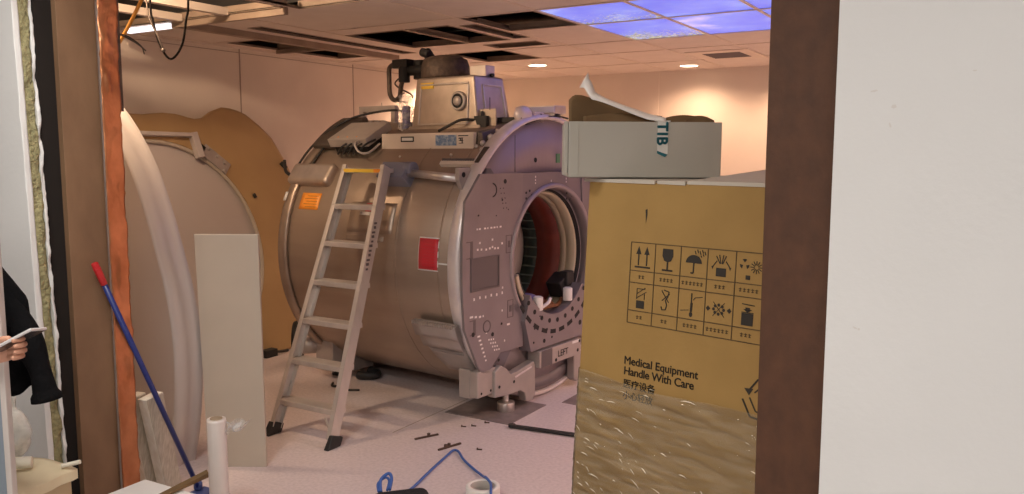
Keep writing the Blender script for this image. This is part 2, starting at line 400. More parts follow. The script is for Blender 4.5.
for y in (3.3, 4.9, 6.5): pb.cyl((XL, y, 2.8), (XR, y, 2.8), .05)
struct(pb.build('upper_joist', M['steel_dark'], ceil))
struct(MB().box((XL, 3.84, H + .05), (XR, 3.90, HT)).build('void_light_block', M['unlit_concrete'], ceil))  # unseen board added to keep the work lamp's light out of the void

# long exposed channel beam and the pale channels lit by the work lamp
bm_ = MB(); bm_.box((-4.93, 3.72, H - .045), (-4.87, 6.05, H)); bm_.box((-5.55, 5.2, H - .03), (-4.93, 5.24, H)); bm_.box((-4.96, 3.715, H - .045), (-3.88, 3.745, H + .01)); bm_.box((-3.86, 3.1, H + .0), (-3.84, 3.7, H + .05))
struct(bm_.build('trim_2', M['rail']))
bm_ = MB(); bm_.box((-4.875, 2.36, H - .012), (-4.825, 3.70, H + .035)); bm_.box((-4.42, 2.36, H - .012), (-4.37, 3.70, H + .035)); bm_.box((-5.62, 2.93, H), (-4.875, 2.97, H + .03)); bm_.box((-4.825, 3.01, H), (-4.42, 3.04, H + .03))
struct(bm_.build('trim_3', M['grid']))

# sky panels
names = {(-2.62, 4.6): ('leafy branches', 'nearer the doorway of the two leafy ones', True, (.42, .55, .95)),
         (-2.62, 5.3): ('leafy branches', 'farther from the doorway of the two leafy ones, beside the plain tiles', True, (.55, .58, .95)),
         (-2.02, 4.6): ('plain blue sky', 'in the middle, right of the nearer leafy panel', False, (.30, .42, .95)),
         (-2.02, 5.3): ('lilac white cloud', 'right of the farther leafy panel, nearest the timber jamb', False, (.62, .52, .90)),
         (-1.42, 4.6): ('pale cloud', 'cut by the top right corner of the doorway', False, (.70, .72, .95)),
         (-1.42, 5.3): ('blue sky', 'hidden behind the timber jamb', False, (.5, .55, .95))}
for k, (x, y0, y1) in enumerate(PAN):
    a, b, lv, pc = names[(x, y0)]
    if x == -1.42 and y0 == 5.3: lab = 'backlit blue sky ceiling panel right of the lilac cloud panel, mostly behind the timber jamb'
    else: lab = 'backlit ceiling panel printed with %s, %s' % (a, b)
    t = thing('ceiling_light_panel', lab, 'light panel', (x + .3, (y0 + y1) / 2, H), 0, 'backlit sky panels in the ceiling')
    hx, hy = .3, (y1 - y0) / 2
    f = MB()
    for lo, hi in (((-hx, -hy, -.006), (-hx + .012, hy, .02)), ((hx - .012, -hy, -.006), (hx, hy, .02)), ((-hx + .012, -hy, -.006), (hx - .012, -hy + .012, .02)), ((-hx + .012, hy - .012, -.006), (hx - .012, hy, .02))): f.box(lo, hi)
    f.build('frame', M['grid'], t)
    MB().box((-hx + .012, -hy + .012, 0), (hx - .012, hy - .012, .008)).build('printed_diffuser', sky_mat('sky_print_%d' % k, lv, pc, (k * 3.1, k * 1.7 + (0 if not lv else .4), 0)), t)

# downlights
def downlight(x, y, lab, power=88., col=(1, .63, .40)):
    t = thing('recessed_downlight', lab, 'downlight', (x, y, H), 0, 'recessed downlights near the walls')
    MB().lathe([(.088, 0), (.10, -.006), (.10, -.001), (.105, 0)], n=32).build('trim_ring', M['white'], t)
    MB().lathe([(.0, -.005), (.087, -.005), (.087, .0)], n=32, caps=False).build('diffuser', M['dl'], t)
    l = bpy.data.lights.new('downlight_beam', 'SPOT'); l.energy = power; l.color = col; l.spot_size = R(150); l.spot_blend = .7; l.shadow_soft_size = .06
    o = bpy.data.objects.new('downlight_beam', l); C.objects.link(o); o.location = (x, y, H - .02)
downlight(-4.19, 7.42, 'round lit downlight over the back of the room, right of the scanner turret')
downlight(-2.89, 8.25, 'round lit downlight in front of the air vent, above the open white box', 58.)
downlight(-5.42, 7.60, 'round lit downlight in the far corner, hidden behind the scanner turret', 170.)
downlight(-1.85, 8.2, 'round lit downlight near the back wall, hidden behind the timber jamb', 75.)
downlight(.30, 6.6, 'added downlight in the right part of the room, the farther one, unseen behind the white wall', 150., (1, .70, .60))  # unseen lamp added to warm the magnet's front face
downlight(.30, 4.3, 'added downlight in the right part of the room, the nearer one, unseen behind the white wall', 200., (1, .70, .62))  # unseen lamp added to warm the magnet face and brighten the floor

# vent
t = thing('air_vent', 'square ceiling air vent with slatted core beside the downlight', 'vent', (-2.28, 7.52, H))
f = MB(); f.box((-.28, -.34, -.008), (.28, -.20, .014)); f.box((-.28, .20, -.008), (.28, .34, .014)); f.box((-.28, -.20, -.008), (-.17, .20, .014)); f.box((.17, -.20, -.008), (.28, .20, .014))
f.build('frame', M['grid'], t)
f = MB()
for i in range(9):
    y = -.18 + i * .045; f.bar((-.17, y, -.002), (.17, y, -.002), .026, .003, (0, .5, .8))
f.build('slats', M['recess'], t)
MB().box((-.17, -.2, .012), (.17, .2, .014)).build('backing', M['hole'], t)

# ---- the cut wall: layers left and right, lintel
def rough_edge(y0, y1, x_base, depth, amp, n, zt=HT, seed=0., slope=0.):
    """wall layer from far left to a ragged cut edge"""
    b = MB(); prev = None
    K = n
    def pt(j, y):
        z = zt * j / K
        x = x_base + slope * z + amp * noise.noise(V((seed, y * 40, z * 14))) + .5 * amp * noise.noise(V((seed + 5, y * 90, z * 45)))
        return (x, y, z)
    NY = 4
    cols = [[b._v(pt(j, y0 + (y1 - y0) * i / NY)) for i in range(NY + 1)] for j in range(K + 1)]
    for j in range(K):
        for i in range(NY): b._f((cols[j][i], cols[j][i + 1], cols[j + 1][i + 1], cols[j + 1][i]), True)
    L0 = [b._v((x_base - depth, y0, zt * j / K)) for j in (0, K)]; L1 = [b._v((x_base - depth, y1, zt * j / K)) for j in (0, K)]
    b._f([L0[0], L0[1]] + [cols[j][0] for j in range(K, -1, -1)]); b._f([L1[1], L1[0]] + [cols[j][NY] for j in range(K + 1)])
    b._f([L0[0], L1[0], L1[1], L0[1]]); b._f([L0[0]] + [c for c in cols[0]] + [L1[0]]); b._f([L0[1], L1[1]] + [c for c in cols[K][::-1]])
    return b
XJ = -3.18
struct(rough_edge(YO, YO + .024, XJ + .035, 3.0, .005, 80, seed=1, slope=-.03).build('wall_front', M['plaster']))
struct(rough_edge(YO + .024, YO + .062, XJ + .030, 2.9, .016, 260, seed=3, slope=-.03).build('trim_4', M['foam']))
struct(rough_edge(YO + .064, YO + .076, XJ + .032, 2.9, .014, 220, seed=8, slope=-.03).build('trim_5', M['plaster']))
struct(MB().box((XJ - 2.9, YO + .08, 0), (XJ - .03, 1.87, HT)).build('trim_6', M['void']))  # black block near the cut edge paints in the cavity's deep shade
struct(MB().box((XJ - 2.57, 1.87, 0), (XJ, 2.03, HT)).build('trim_7', M['mdf_l'], bevel=.002))
# inner lining left of the opening
struct(MB().box((XL, 2.03, 0), (XJ - .02, YI - .002, HT)).build('wall_front_left', M['room_wall']))
# crumpled copper shield folded round the jamb
cp = MB()
def copper(u, v):
    z = .0 + v * 2.6
    y = 2.028 + u * .078
    wv = .004 * noise.noise(V((u * 1.5, z * 4.0, 3))) + .003 * noise.noise(V((u * 3, z * 13, 9)))
    if z > 1.7: wv += .022 * abs(noise.noise(V((u * 1.6, z * 15 + u * 1.5, 5)))) * min(1, (z - 1.7) * 4)
    tear = .006 * noise.noise(V((1, z * 9, 0))) + .007 * noise.noise(V((7, z * 31, 0)))
    return (XJ + .016 + wv, y + (u > .6) * (tear + .004), z), (1, 0, 0)
cp.sheet(copper, 10, 130, .002)
struct(cp.build('trim_8', M['copper']))
ai = MB(); ai.box((-3.60, 2.38, 1.80), (-3.575, 2.40, H))
ai.m(1)
for k in range(11): ai.box((-3.594, 2.3795, 1.84 + k * .06), (-3.581, 2.3805, 1.87 + k * .06))
for k in range(2): ai.m(0).bar((-3.585, 2.39, 1.85 + k * .55), (-3.585, YI - .002, 1.85 + k * .55), .02, .02)
struct(ai.build('trim_12', [M['steel_dark'], M['hole']]))

# right of the opening
XW, XT = -.305, -.456
struct(MB().box((XW, YO, 0), (2.6, YO + .08, HT)).build('wall_front_right', M['plaster'], bevel=.002))
struct(MB().box((XT, YO + .082, 0), (XR + .1, 2.03, HT)).build('trim_9', M['mdf_r'], bevel=.0025))
struct(MB().box((XT + .01, 2.03, 0), (XR, YI - .002, HT)).build('wall_front_inner', M['room_wall']))
struct(MB().box((XJ, YO, 2.42), (XW, 2.098, HT)).build('trim_10', M['mdf_r']))
sm = MB()
for (x, z, dx, dz, a) in ((-.236, 1.72, .012, .003, 10), (-.20, 1.69, .008, .006, 0), (-.205, 1.655, .003, .008, 20), (-.07, 1.75, .006, .002, 0), (-.25, 1.26, .008, .0025, -25), (-.243, 1.258, .004, .004, 15)):
    c, s_ = math.cos(R(a)), math.sin(R(a))
    P = [(x + c * px - s_ * pz, YO - .0004, z + s_ * px + c * pz) for px, pz in ((-dx * .6, -dz * .3), (0, -dz * .7), (dx * .6, -dz * .3), (dx * .4, dz * .6), (-dx * .4, dz * .5))]
    sm._f([sm._v(p) for p in P])
struct(sm.build('trim_11', mat('scuff', (.70, .68, .65), .7)))

# corridor the photographer stands in
struct(MB().box((-6.2, -3.0, 2.7), (2.6, YO, 2.8)).build('ceiling', M['plaster']))
struct(MB().box((-6.2, -3.1, 0), (2.6, -3.0, 2.8)).build('wall_corridor_rear', M['plaster']))
struct(MB().box((-6.3, -3.1, 0), (-6.2, YO, 2.8)).build('wall_corridor_left', M['plaster']))
struct(MB().box((2.6, -3.1, 0), (2.7, YO + .08, 2.8)).build('wall_corridor_right', M['plaster']))

def area(name, loc, size, power, col, rot=(0, 0, 0), sy_=None):
    l = bpy.data.lights.new(name, 'AREA'); l.energy = power; l.color = col; l.size = size
    if sy_: l.shape = 'RECTANGLE'; l.size_y = sy_
    o = bpy.data.objects.new(name, l); C.objects.link(o); o.location = loc; o.rotation_euler = rot; return o
for x, lab in ((.4, 'corridor ceiling lamp above the white wall on the right'), (-1.5, 'corridor ceiling lamp set back from the doorway')):
    t = thing('corridor_ceiling_lamp', lab, 'lamp', (x, -.5, 2.7))
    MB().box((-.62, -.32, -.03), (.62, .32, 0)).build('housing', M['white'], t)
    MB().box((-.58, -.28, -.034), (.58, .28, -.031)).build('diffuser', M['lamp_white'], t)
t = thing('corridor_ceiling_lamp', 'added unseen ceiling lamp in front of the doorway to brighten it', 'lamp', (-2.30, 1.12, 2.7))
MB().box((-.32, -.32, -.03), (.32, .32, 0)).build('housing', M['white'], t)
MB().box((-.28, -.28, -.034), (.28, .28, -.031)).build('diffuser', M['lamp_white'], t)
area('doorway_fill_lamp', (-2.30, 1.12, 2.655), .56, 22, (1, .95, .89))  # lamp added out of view to brighten the clutter in the doorway
area('corridor_lamp_right', (.4, -.5, 2.655), 1.16, 22, (1, .985, .965), sy_=.56)
area('corridor_lamp_left', (-1.5, -.5, 2.655), 1.16, 24, (1, .95, .88), sy_=.56)

# work lamp hung above the open ceiling bay near the doorway
t = thing('work_lamp', 'bright tube work lamp hung in the open ceiling bay above the hanging cables', 'lamp', (-4.0, 2.62, 2.80))
MB().box((-.05, -.22, .0), (.05, .22, .04)).build('housing', M['white'], t)
MB().cyl((0, -.20, -.02), (0, .20, -.02), .018).build('tube', M['lamp_white'], t)
for s_ in (-.18, .18): MB().cyl((0, s_, .04), (0, s_, .30), .004, n=8).build('hanger', M['steel_dark'], t)
l = bpy.data.lights.new('work_lamp_glow', 'POINT'); l.energy = 95; l.color = (1, .70, .45); l.shadow_soft_size = .06
o = bpy.data.objects.new('work_lamp_glow', l); C.objects.link(o); o.location = (-4.0, 2.62, 2.74)
# LED batten on the cross bar
t = thing('batten_light', 'white glowing batten light on the ceiling bar at the far left', 'lamp', (-5.21, 3.73, H))
MB().box((-.24, -.012, -.012), (.24, .02, .01)).build('housing', M['white'], t)
b = MB(); b.box((-.235, -.03, -.045), (.235, .012, -.012)); b.build('diffuser', emit('batten_diffuser', (.93, .93, 1), 1.6), t, bevel=.008)

# cables hanging from the ceiling
c1 = MB(); c1.tube([(-4.075, 2.93, 3.0), (-4.064, 2.917, 2.433), (-4.055, 2.922, 2.327), (-4.027, 2.939, 2.194), (-3.979, 2.968, 2.119), (-3.924, 3.001, 2.194), (-3.901, 3.016, 2.327), (-3.885, 3.024, 2.45), (-3.88, 3.03, 3.0)], .006)
tag(c1.build('hanging_cable', M['cable_black']), 'black cable hanging in a loop from the open ceiling', 'cable')
c1 = MB(); c1.tube([(-4.10, 2.88, 3.0), (-4.08, 2.905, 2.44), (-4.07, 2.91, 2.34), (-4.03, 2.93, 2.24), (-4.012, 2.945, 2.17)], .0045)
c1.ball((-4.01, 2.945, 2.165), .012, n=6)
tag(c1.build('hanging_cable', M['steel_dark']), 'thin loose cable end with a pale tip hanging beside the black loop', 'cable')
c1 = MB()
def strap(u, v):
    p = V((-3.70, 2.67, 2.47)).lerp(V((-3.90, 2.55, 2.07)), v); p.z -= .02 * math.sin(v * PI)
    q = V((.02, .012, .004)); return p + q * (u - .5), V((.5, -.8, .2)).normalized()
c1.sheet(strap, 1, 14, .002)
c1.tube([(-3.70, 2.67, 2.47), (-3.69, 2.70, 2.6), (-3.7, 2.72, 3.1)], .004)
tag(c1.build('yellow_strap', mat('orange_yellow_strap', (.62, .30, .05), .6)), 'orange yellow strap hanging slantwise behind the copper jamb', 'strap')
c1 = MB(); c1.tube([(-3.585, 2.39, 2.16), (-3.75, 2.6, 2.15), (-4.1, 2.9, 2.165)], .004)
c1.tube([(-3.585, 2.39, 2.155), (-3.66, 2.5, 2.16), (-3.78, 2.65, 2.14), (-3.9, 2.75, 2.12)], .0035)
tag(c1.build('wire_tail', M['black']), 'dark thin wire tails running back from the copper jamb', 'wire')

# ================================================================== SCANNER MAGNET
AZ = R(5)
mag = thing('mri_magnet', 'big uncovered brushed metal MRI magnet with open bore and turret', 'scanner', (-2.60, 4.75, 0), 0)
ux, wx = V((math.sin(AZ), math.cos(AZ), 0)), V((-math.cos(AZ), math.sin(AZ), 0))
# local axes: x = across the face (to the right), y = into the body, z up  (right-handed: x cross y = z)
mag.rotation_euler = (0, 0, PI / 2 - AZ)
ZC, RB = .93, .905
def cp_(th, w, r=RB):  # point on the body: th degrees above horizontal on the near side
    return V((-math.cos(R(th)) * r, w, ZC + math.sin(R(th)) * r))
def cn_(th): return V((-math.cos(R(th)), 0, math.sin(R(th))))
AX = dict(a=(0, 0, ZC), d=(0, 1, 0))
MB().lathe([(.44, .06), (.86, .06), (RB - .012, .075), (RB, .09), (RB, 1.50), (RB - .005, 1.57), (.86, 1.64), (.44, 1.66)], n=96, closed=True, **AX).build('vessel_body', M['steel'], mag)
MB().lathe([(RB + .002, 1.52), (RB + .022, 1.535), (RB + .022, 1.60), (RB + .0, 1.615)], n=96, closed=True, **AX).build('rear_band', M['steel'], mag)
MB().lathe([(.893, .014), (.90, -.008), (.916, -.006), (.930, .02), (.930, .075), (.91, .09), (.893, .088)], n=120, closed=True, **AX).build('front_flange', M['lip'], mag)
MB().lathe([(.45, .02), (.895, .02), (.895, .08), (.45, .08)], n=96, closed=True, **AX).build('front_disc', M['face_disc'], mag)
# weld / band lines on the body
s = MB()
for w_ in (.16, .512):
    s.lathe([(RB + .0005, w_), (RB + .0025, w_ + .002), (RB + .0025, w_ + .012), (RB + .0005, w_ + .014)], n=96, closed=True, **AX)
s.build('seam_band', M['steel'], mag)

# flat front plates, drilled (built as polygons round the bore with marks and holes laid on)
def arc(r, a0, a1, n, cz=ZC): return [(math.cos(R(a0 + (a1 - a0) * i / n)) * r, cz + math.sin(R(a0 + (a1 - a0) * i / n)) * r) for i in range(n + 1)]
def plate(poly, w0, w1, mats, name, deco=None, bevel=.003):
    b = MB(); b.prism(poly, (0, w1, 0), (1, 0, 0), (0, 0, 1), (0, w0 - w1, 0))
    if deco: deco(b)
    return b.build(name, mats, mag, bevel=0 if deco else bevel)
def disc(b, u, z, r, w, n=12, h=.0015): b.lathe([(0, 0), (r, 0), (r, -h), (0, -h)], a=(u, w, z), d=(0, 1, 0), n=n, closed=False, smooth=False, caps=False)
W1 = -.045
side = [(-.767, 1.488), (-.905, 1.335), (-.935, 1.10), (-.937, .83), (-.921, .60), (-.80, .36), (-.765, .315), (-.70, .30), (-.579, .405), (-.50, .40), (-.345, .40)]
bore_l = arc(.470, 233, 140, 14)
# printed marks and drillings on the plates
w_ = W1 - .0002
def side_marks(d):
    d.m(2)
    for i, u in enumerate([-.80, -.78, -.73, -.70, -.67, -.64, -.61, -.58]):
        d.box((u - .008, w_ - .001, 1.166), (u + (.010 if i % 3 else .002), w_, 1.176))
    for u, z in [(-.80, 1.052), (-.765, 1.05), (-.72, 1.046), (-.685, 1.05), (-.66, 1.056), (-.635, 1.046), (-.605, 1.045), (-.66, 1.10), (-.78, 1.09), (-.565, 1.07)]:
        d.box((u - .006, w_ - .001, z - .006), (u + .008, w_, z + .006))
    for i in range(6): d.box((-.84 + i * .054, w_ - .001, .757 + .004 * (i % 2)), (-.828 + i * .054, w_, .773 + .004 * (i % 2)))
    for u, z, a in [(-.86, .665, .03), (-.82, .66, .02), (-.78, .655, .02), (-.75, .655, .01), (-.56, .80, .012), (-.50, .565, .03), (-.565, .66, .01), (-.72, .55, .012), (-.54, .47, .01), (-.61, .30, .006)]:
        d.box((u - a / 2, w_ - .001, z - .006), (u + a / 2, w_, z + .006))
    for i in range(4):
        for j in range(3): d.box((-.70 + j * .022 + i * .018, w_ - .001, .498 - i * .024 - j * .002), (-.690 + j * .022 + i * .018, w_, .508 - i * .024 - j * .002))
    for i in range(7): d.box((-.805 + .012 * i, w_ - .001, .535 - .026 * i), (-.78 + .010 * i, w_, .545 - .026 * i))
    d.m(1)
    for u, z, r in [(-.532, 1.44, .014), (-.57, .58, .008), (-.845, .56, .014), (-.66, .53, .013), (-.60, .36, .01), (-.56, 1.33, .006), (-.79, 1.25, .006), (-.62, 1.24, .004), (-.50, 1.27, .004)]: disc(d, u, z, r, w_)
    for i in range(5):
        for j in range(2): disc(d, -.58 + j * .03 + i * .008, 1.40 - i * .03, .0035, w_, 6)
    # crescent slot
    d.prism(arc(.042, -95, 95, 12, 0) + arc(.034, 80, -80, 10, 0), (-.655, w_, 1.392), (1, 0, 0), (0, 0, 1), (0, -.001, 0))
    d.m(3)
    d.lathe([(.030, 0), (.038, 0), (.038, -.002), (.030, -.002)], a=(-.715, w_, .588), d=(0, 1, 0), n=20, closed=True)
    # bolt clusters beside the bore
    for (u, z) in ((-.495, 1.06), (-.48, .66)):
        for a, b, c, e in ((-.03, -.055, -.024, .055), (.024, -.055, .03, .055), (-.03, .05, .03, .055), (-.03, -.055, .03, -.05), (-.01, -.02, .012, .02)): d.box((u + a, w_ - .0012, z + b), (u + c, w_, z + e))
    for (u, z, a, b) in ((-.865, 1.055, .022, .05), (-.84, .60, .02, .045)):
        d.box((u, w_ - .0012, z - b), (u + a, w_, z + b)); d.box((u - .035, w_ - .0012, z + b - .006), (u, w_, z + b)); d.box((u - .035, w_ - .0012, z - b), (u, w_, z - b + .006))
def top_marks(d):
    d.m(2)
    for u, z in [(-.20, 1.46), (-.20, 1.44), (-.20, 1.42), (.16, 1.46), (.16, 1.44), (.16, 1.42), (-.02, 1.43)]: d.box((u - .004, w_ + .0072, z - .006), (u + .004, w_ + .0082, z + .006))
    d.m(1)
    for (u, z) in ((-.275, 1.345), (.195, 1.325)):
        for k in range(5): disc(d, u + .034 * math.cos(k * 1.256), z + .030 * math.sin(k * 1.256), .008, w_ + .008, 8)

wp = W1 - .0302
def bore_marks(b):
    b.m(1)
    for k in range(9): disc(b, .415 * math.cos(R(218 + k * 13.2)), ZC + .415 * math.sin(R(218 + k * 13.2)), .016, wp, 10)
    for k in range(10):
        a0 = 212 + k * 12.2; pts = arc(.500, a0, a0 + 7.5, 3, 0) + arc(.472, a0 + 7.5, a0, 3, 0)
        b.prism(pts, (0, wp, ZC), (1, 0, 0), (0, 0, 1), (0, -.001, 0))
    for u, z, r in ((-.26, .50, .008), (-.27, .41, .008), (-.15, .40, .014), (.29, .45, .018), (-.12, .47, .01), (-.06, .41, .008), (-.20, .57, .006)): disc(b, u, z, r, wp, 10)
plate(side + [(-.345, .50)] + bore_l + [(-.345, 1.488)], W1, W1 + .018, [M['face_plate'], M['hole'], M['mark'], M['recess']], 'front_side_plate', side_marks)
mir = [(-x, z) for x, z in side]
plate(mir + [(.345, .50)] + [(-x, z) for x, z in bore_l] + [(.345, 1.488)], W1, W1 + .018, [M['face_plate']], 'front_side_plate')
plate([(-.343, 1.486)] + arc(.470, 139, 41, 16) + [(.343, 1.486)], W1 + .008, .016, [M['face_plate_b'], M['hole'], M['mark']], 'front_top_plate', top_marks)
plate([(-.365, .56)] + arc(.372, 214, 326, 22) + [(.52, .60), (.50, .36), (-.30, .355)], W1 - .03, .016, [M['face_plate'], M['hole']], 'front_bore_plate', bore_marks)
# packing ring between the plates and the disc
MB().lathe([(.478, W1 + .016), (.88, W1 + .016), (.88, .021), (.478, .021)], n=72, closed=True, a0=R(-50), a1=R(42), **AX).build('plate_packing', M['face_plate_b'], mag)
MB().lathe([(.478, W1 + .016), (.88, W1 + .016), (.88, .021), (.478, .021)], n=72, closed=True, a0=R(138), a1=R(230), **AX).build('plate_packing', M['face_plate_b'], mag)
# rectangular window with rim
r_ = MB()
for a, b, c, e in ((-.865, .81, -.855, 1.005), (-.605, .81, -.595, 1.005), (-.855, .81, -.605, .82), (-.855, .995, -.605, 1.005)): r_.box((a, w_ - .006, b), (c, w_, e))
r_.m(1).box((-.855, w_ - .001, .82), (-.605, w_, .995))
r_.build('front_window', [M['recess'], M['recess']], mag)
disc_b = MB(); disc(disc_b, -.119, 1.565, .016, .0195); disc_b.build('disc_hole', M['hole'], mag)
st = MB(); st.box((.12, .016, 1.545), (.165, .0195, 1.605)); st.build('round_sticker', mat('green_sticker', (.10, .28, .13), .5), mag)
lines = MB(); lines.box((-.345, .0185, 1.49), (-.340, .0198, 1.72)); lines.build('disc_joint', M['recess'], mag)
hb = MB(); hb.tube([(-.235, .015, 1.79), (-.05, .0, 1.835), (.10, .0, 1.85), (.25, .01, 1.84)], .006); hb.build('flange_wire', M['black'], mag)
# top hardware on the flange
th_ = MB(); th_.ball((-.20, .06, 1.845), .062, (1.2, .8, 1.0)); th_.box((-.12, .02, 1.80), (-.02, .09, 1.87)); th_.build('lifting_lug', M['lip'], mag, bevel=.004)
bl = MB(); bl.ball((-.06, .018, 1.845), .012, (1, .5, 1.4), 6); bl.build('lug_hole', M['hole'], mag)

# bore, nested rings
MB().lathe([(.456, -.052), (.464, -.060), (.478, -.058), (.484, -.048), (.484, .022), (.452, .022), (.452, -.04)], n=96, closed=True, a0=R(-36), a1=R(216), **AX).build('bore_ring', M['face_disc'], mag)
MB().lathe([(.442, .02), (.437, .02), (.437, .2), (.442, .2)], n=72, closed=True, **AX).build('bore_gap', M['hole'], mag)
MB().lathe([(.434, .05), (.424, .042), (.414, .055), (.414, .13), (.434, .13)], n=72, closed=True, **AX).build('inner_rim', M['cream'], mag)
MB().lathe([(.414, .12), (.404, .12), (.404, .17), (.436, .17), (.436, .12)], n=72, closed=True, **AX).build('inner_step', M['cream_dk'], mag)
MB().lathe([(.404, .165), (.398, .165), (.398, .36), (.436, .36), (.436, .165)], n=72, closed=True, **AX).build('resin_band', M['bore_red'], mag)
b = MB(); b.lathe([(.402, .355), (.399, .355), (.399, .48), (.436, .48), (.436, .355)], n=72, closed=True, **AX)
b.m(1)
for k in range(36):
    a = R(k * 10); c, s_ = math.cos(a), math.sin(a)
    b.bar((.398 * c, .36, ZC + .398 * s_), (.398 * c, .475, ZC + .398 * s_), .010, .010, (c, 0, s_))
b.build('coil_band', [M['bore_green'], M['bore_rib']], mag)
MB().lathe([(.26, .48), (.40, .48), (.40, .505), (.27, .505), (.27, 1.645), (.26, 1.645)], n=72, closed=True, **AX).build('lit_liner_ring', M['bore_pale'], mag)  # pale ring stands in for the bore liner lit from behind
# clutter lying in the bore mouth, fixed to the coil
b = MB(); b.box((.20, .02, .64), (.335, .14, .765), Matrix.Translation((.27, 0, .7)) @ Matrix.Rotation(R(-28), 4, 'Y') @ Matrix.Translation((-.27, 0, -.7))); b.box((.24, .0, .70), (.33, .07, .80)); b.build('connector_block', M['black'], mag, bevel=.008)
for (u, w0, z) in ((.185, -.04, .665), (-.185, -.05, .655)):
    b = MB(); b.cyl((u, w0, z - .05), (u, w0, z + .035), .032); b.cyl((u, w0, z + .035), (u, w0, z + .04), .024); b.build('white_plug', M['white'], mag, bevel=.003)
b = MB(); b.ball((-.17, .06, .655), .085, (1.1, 1.0, .55)); b.build('blue_cover', M['purple'], mag)
b = MB(); b.tube([(-.16, -.03, .60), (-.06, -.04, .63), (.0, -.02, .65)], .012); b.build('white_lead', M['white'], mag)
b = MB(); b.ball((.02, .05, .60), .06, (1.6, 1, .5)); b.tube([(-.1, .02, .585), (0, -.02, .60), (.12, -.0, .59), (.2, .02, .62)], .014); b.build('resin_clamp', mat('resin_brown', (.22, .09, .03), .5), mag)
for k, (c_, o_) in enumerate(((M['cream'], 0), (M['cream'], .022), (M['black'], .045))):
    b = MB(); pts = [((.395 - o_) * math.cos(R(a)), -.02 + .01 * k, ZC + (.395 - o_) * math.sin(R(a))) for a in (192, 200, 208, 216, 224, 230)]
    b.tube(pts, .012); b.build('bore_lead', c_, mag)

# lower shell, label bracket, feet
MB().lathe([(.80, .015), (.865, .0), (.865, .05), (.80, .05)], n=60, closed=True, a0=R(222), a1=R(318), **AX).build('lower_ring', M['face_plate'], mag)
lb = MB(); lb.box((-.23, W1 - .05, .235), (.27, .0, .345)); lb.build('label_bracket', M['grey_metal'], mag, bevel=.004)
lb2 = MB(); lb2.box((-.21, W1 - .0515, .235), (-.085, W1 - .0502, .345))
lb2.build('bracket_insert', M['recess'], mag)
for u, z in ((-.04, .255), (.23, .27), (.25, .33)):
    lb2 = MB(); disc(lb2, u, z, .012, W1 - .051, 10); lb2.build('bracket_hole', M['hole'], mag)
text_obj('bracket_lettering', 'LEFT', .062, (-.02, W1 - .0515, .270), (1, 0, 0), (0, 0, 1), M['hole'], mag)
lb3 = MB(); lb3.box((.16, W1 - .052, .325), (.26, W1 - .0503, .342)); lb3.build('white_sticker', M['white'], mag)
def foot(sx, w0, w1, nm='foot'):
    b = MB(); a, c = (-.805, -.63) if sx < 0 else (.63, .805)
    b.box((a, w0, .165), (c, w0 + .06, .325)); b.box((a, w0 + .06, .155), (a + .03, w1, .33)) if sx < 0 else b.box((c - .03, w0 + .06, .155), (c, w1, .33))
    # curved lower arm of cast metal
    k = 1 if sx > 0 else -1
    poly = [(.66, .14), (.66, .30), (.60, .33), (.55, .30), (.50, .255), (.44, .255), (.25, .285), (.235, .26), (.235, .06), (.27, .035), (.33, .04), (.35, .10), (.40, .125), (.5, .125)]
    b.prism([(k * u, z) for u, z in poly], (0, w0 + .04, 0), (1, 0, 0), (0, 0, 1), (0, -.06, 0))
    o = b.build(nm, M['grey_metal'], mag, bevel=.006)
    for u, z, r, dw in ((.68, .19, .008, .0005), (.77, .19, .008, .0005), (.47, .20, .010, .021), (.62, .20, .010, .021)):
        q = MB(); disc(q, k * u, z, r, w0 - dw, 8); q.build('bolt', M['hole'], o)
    q = MB(); q.bar((k * .46, w0 - .022, .225), (k * .28, w0 - .022, .255), .004, .010); q.build('arm_ridge', M['lip'], o)
    q = MB(); q.cyl((k * .46, w0 + .05, 0), (k * .46, w0 + .05, .06), .055); q.cyl((k * .46, w0 + .05, .06), (k * .46, w0 + .05, .13), .02)
    q.build('levelling_pad', M['silver'], o, bevel=.006)
foot(-1, -.045, .10); foot(1, -.045, .10)
for k in (-1, 1):
    b = MB(); b.box((min(k * .34, k * .62), 1.42, .055), (max(k * .34, k * .62), 1.60, .30)); b.box((min(k * .30, k * .50), 1.34, .05), (max(k * .30, k * .50), 1.42, .23)); o = b.build('rear_foot', M['grey_metal'], mag, bevel=.006)
    b = MB(); b.cyl((k * .48, 1.5, 0), (k * .48, 1.5, .06), .06); b.build('levelling_pad', M['black'], o, bevel=.006)
    b = MB(); b.lathe([(.05, -.06), (.06, -.05), (.06, .05), (.05, .06)], a=(k * .62, 1.66, .22), d=(k * .8, .6, 0), n=20); b.tube([(k * .58, 1.62, .26), (k * .52, 1.58, .32), (k * .45, 1.5, .28)], .02); b.build('foot_roller', M['grey_metal'], o)

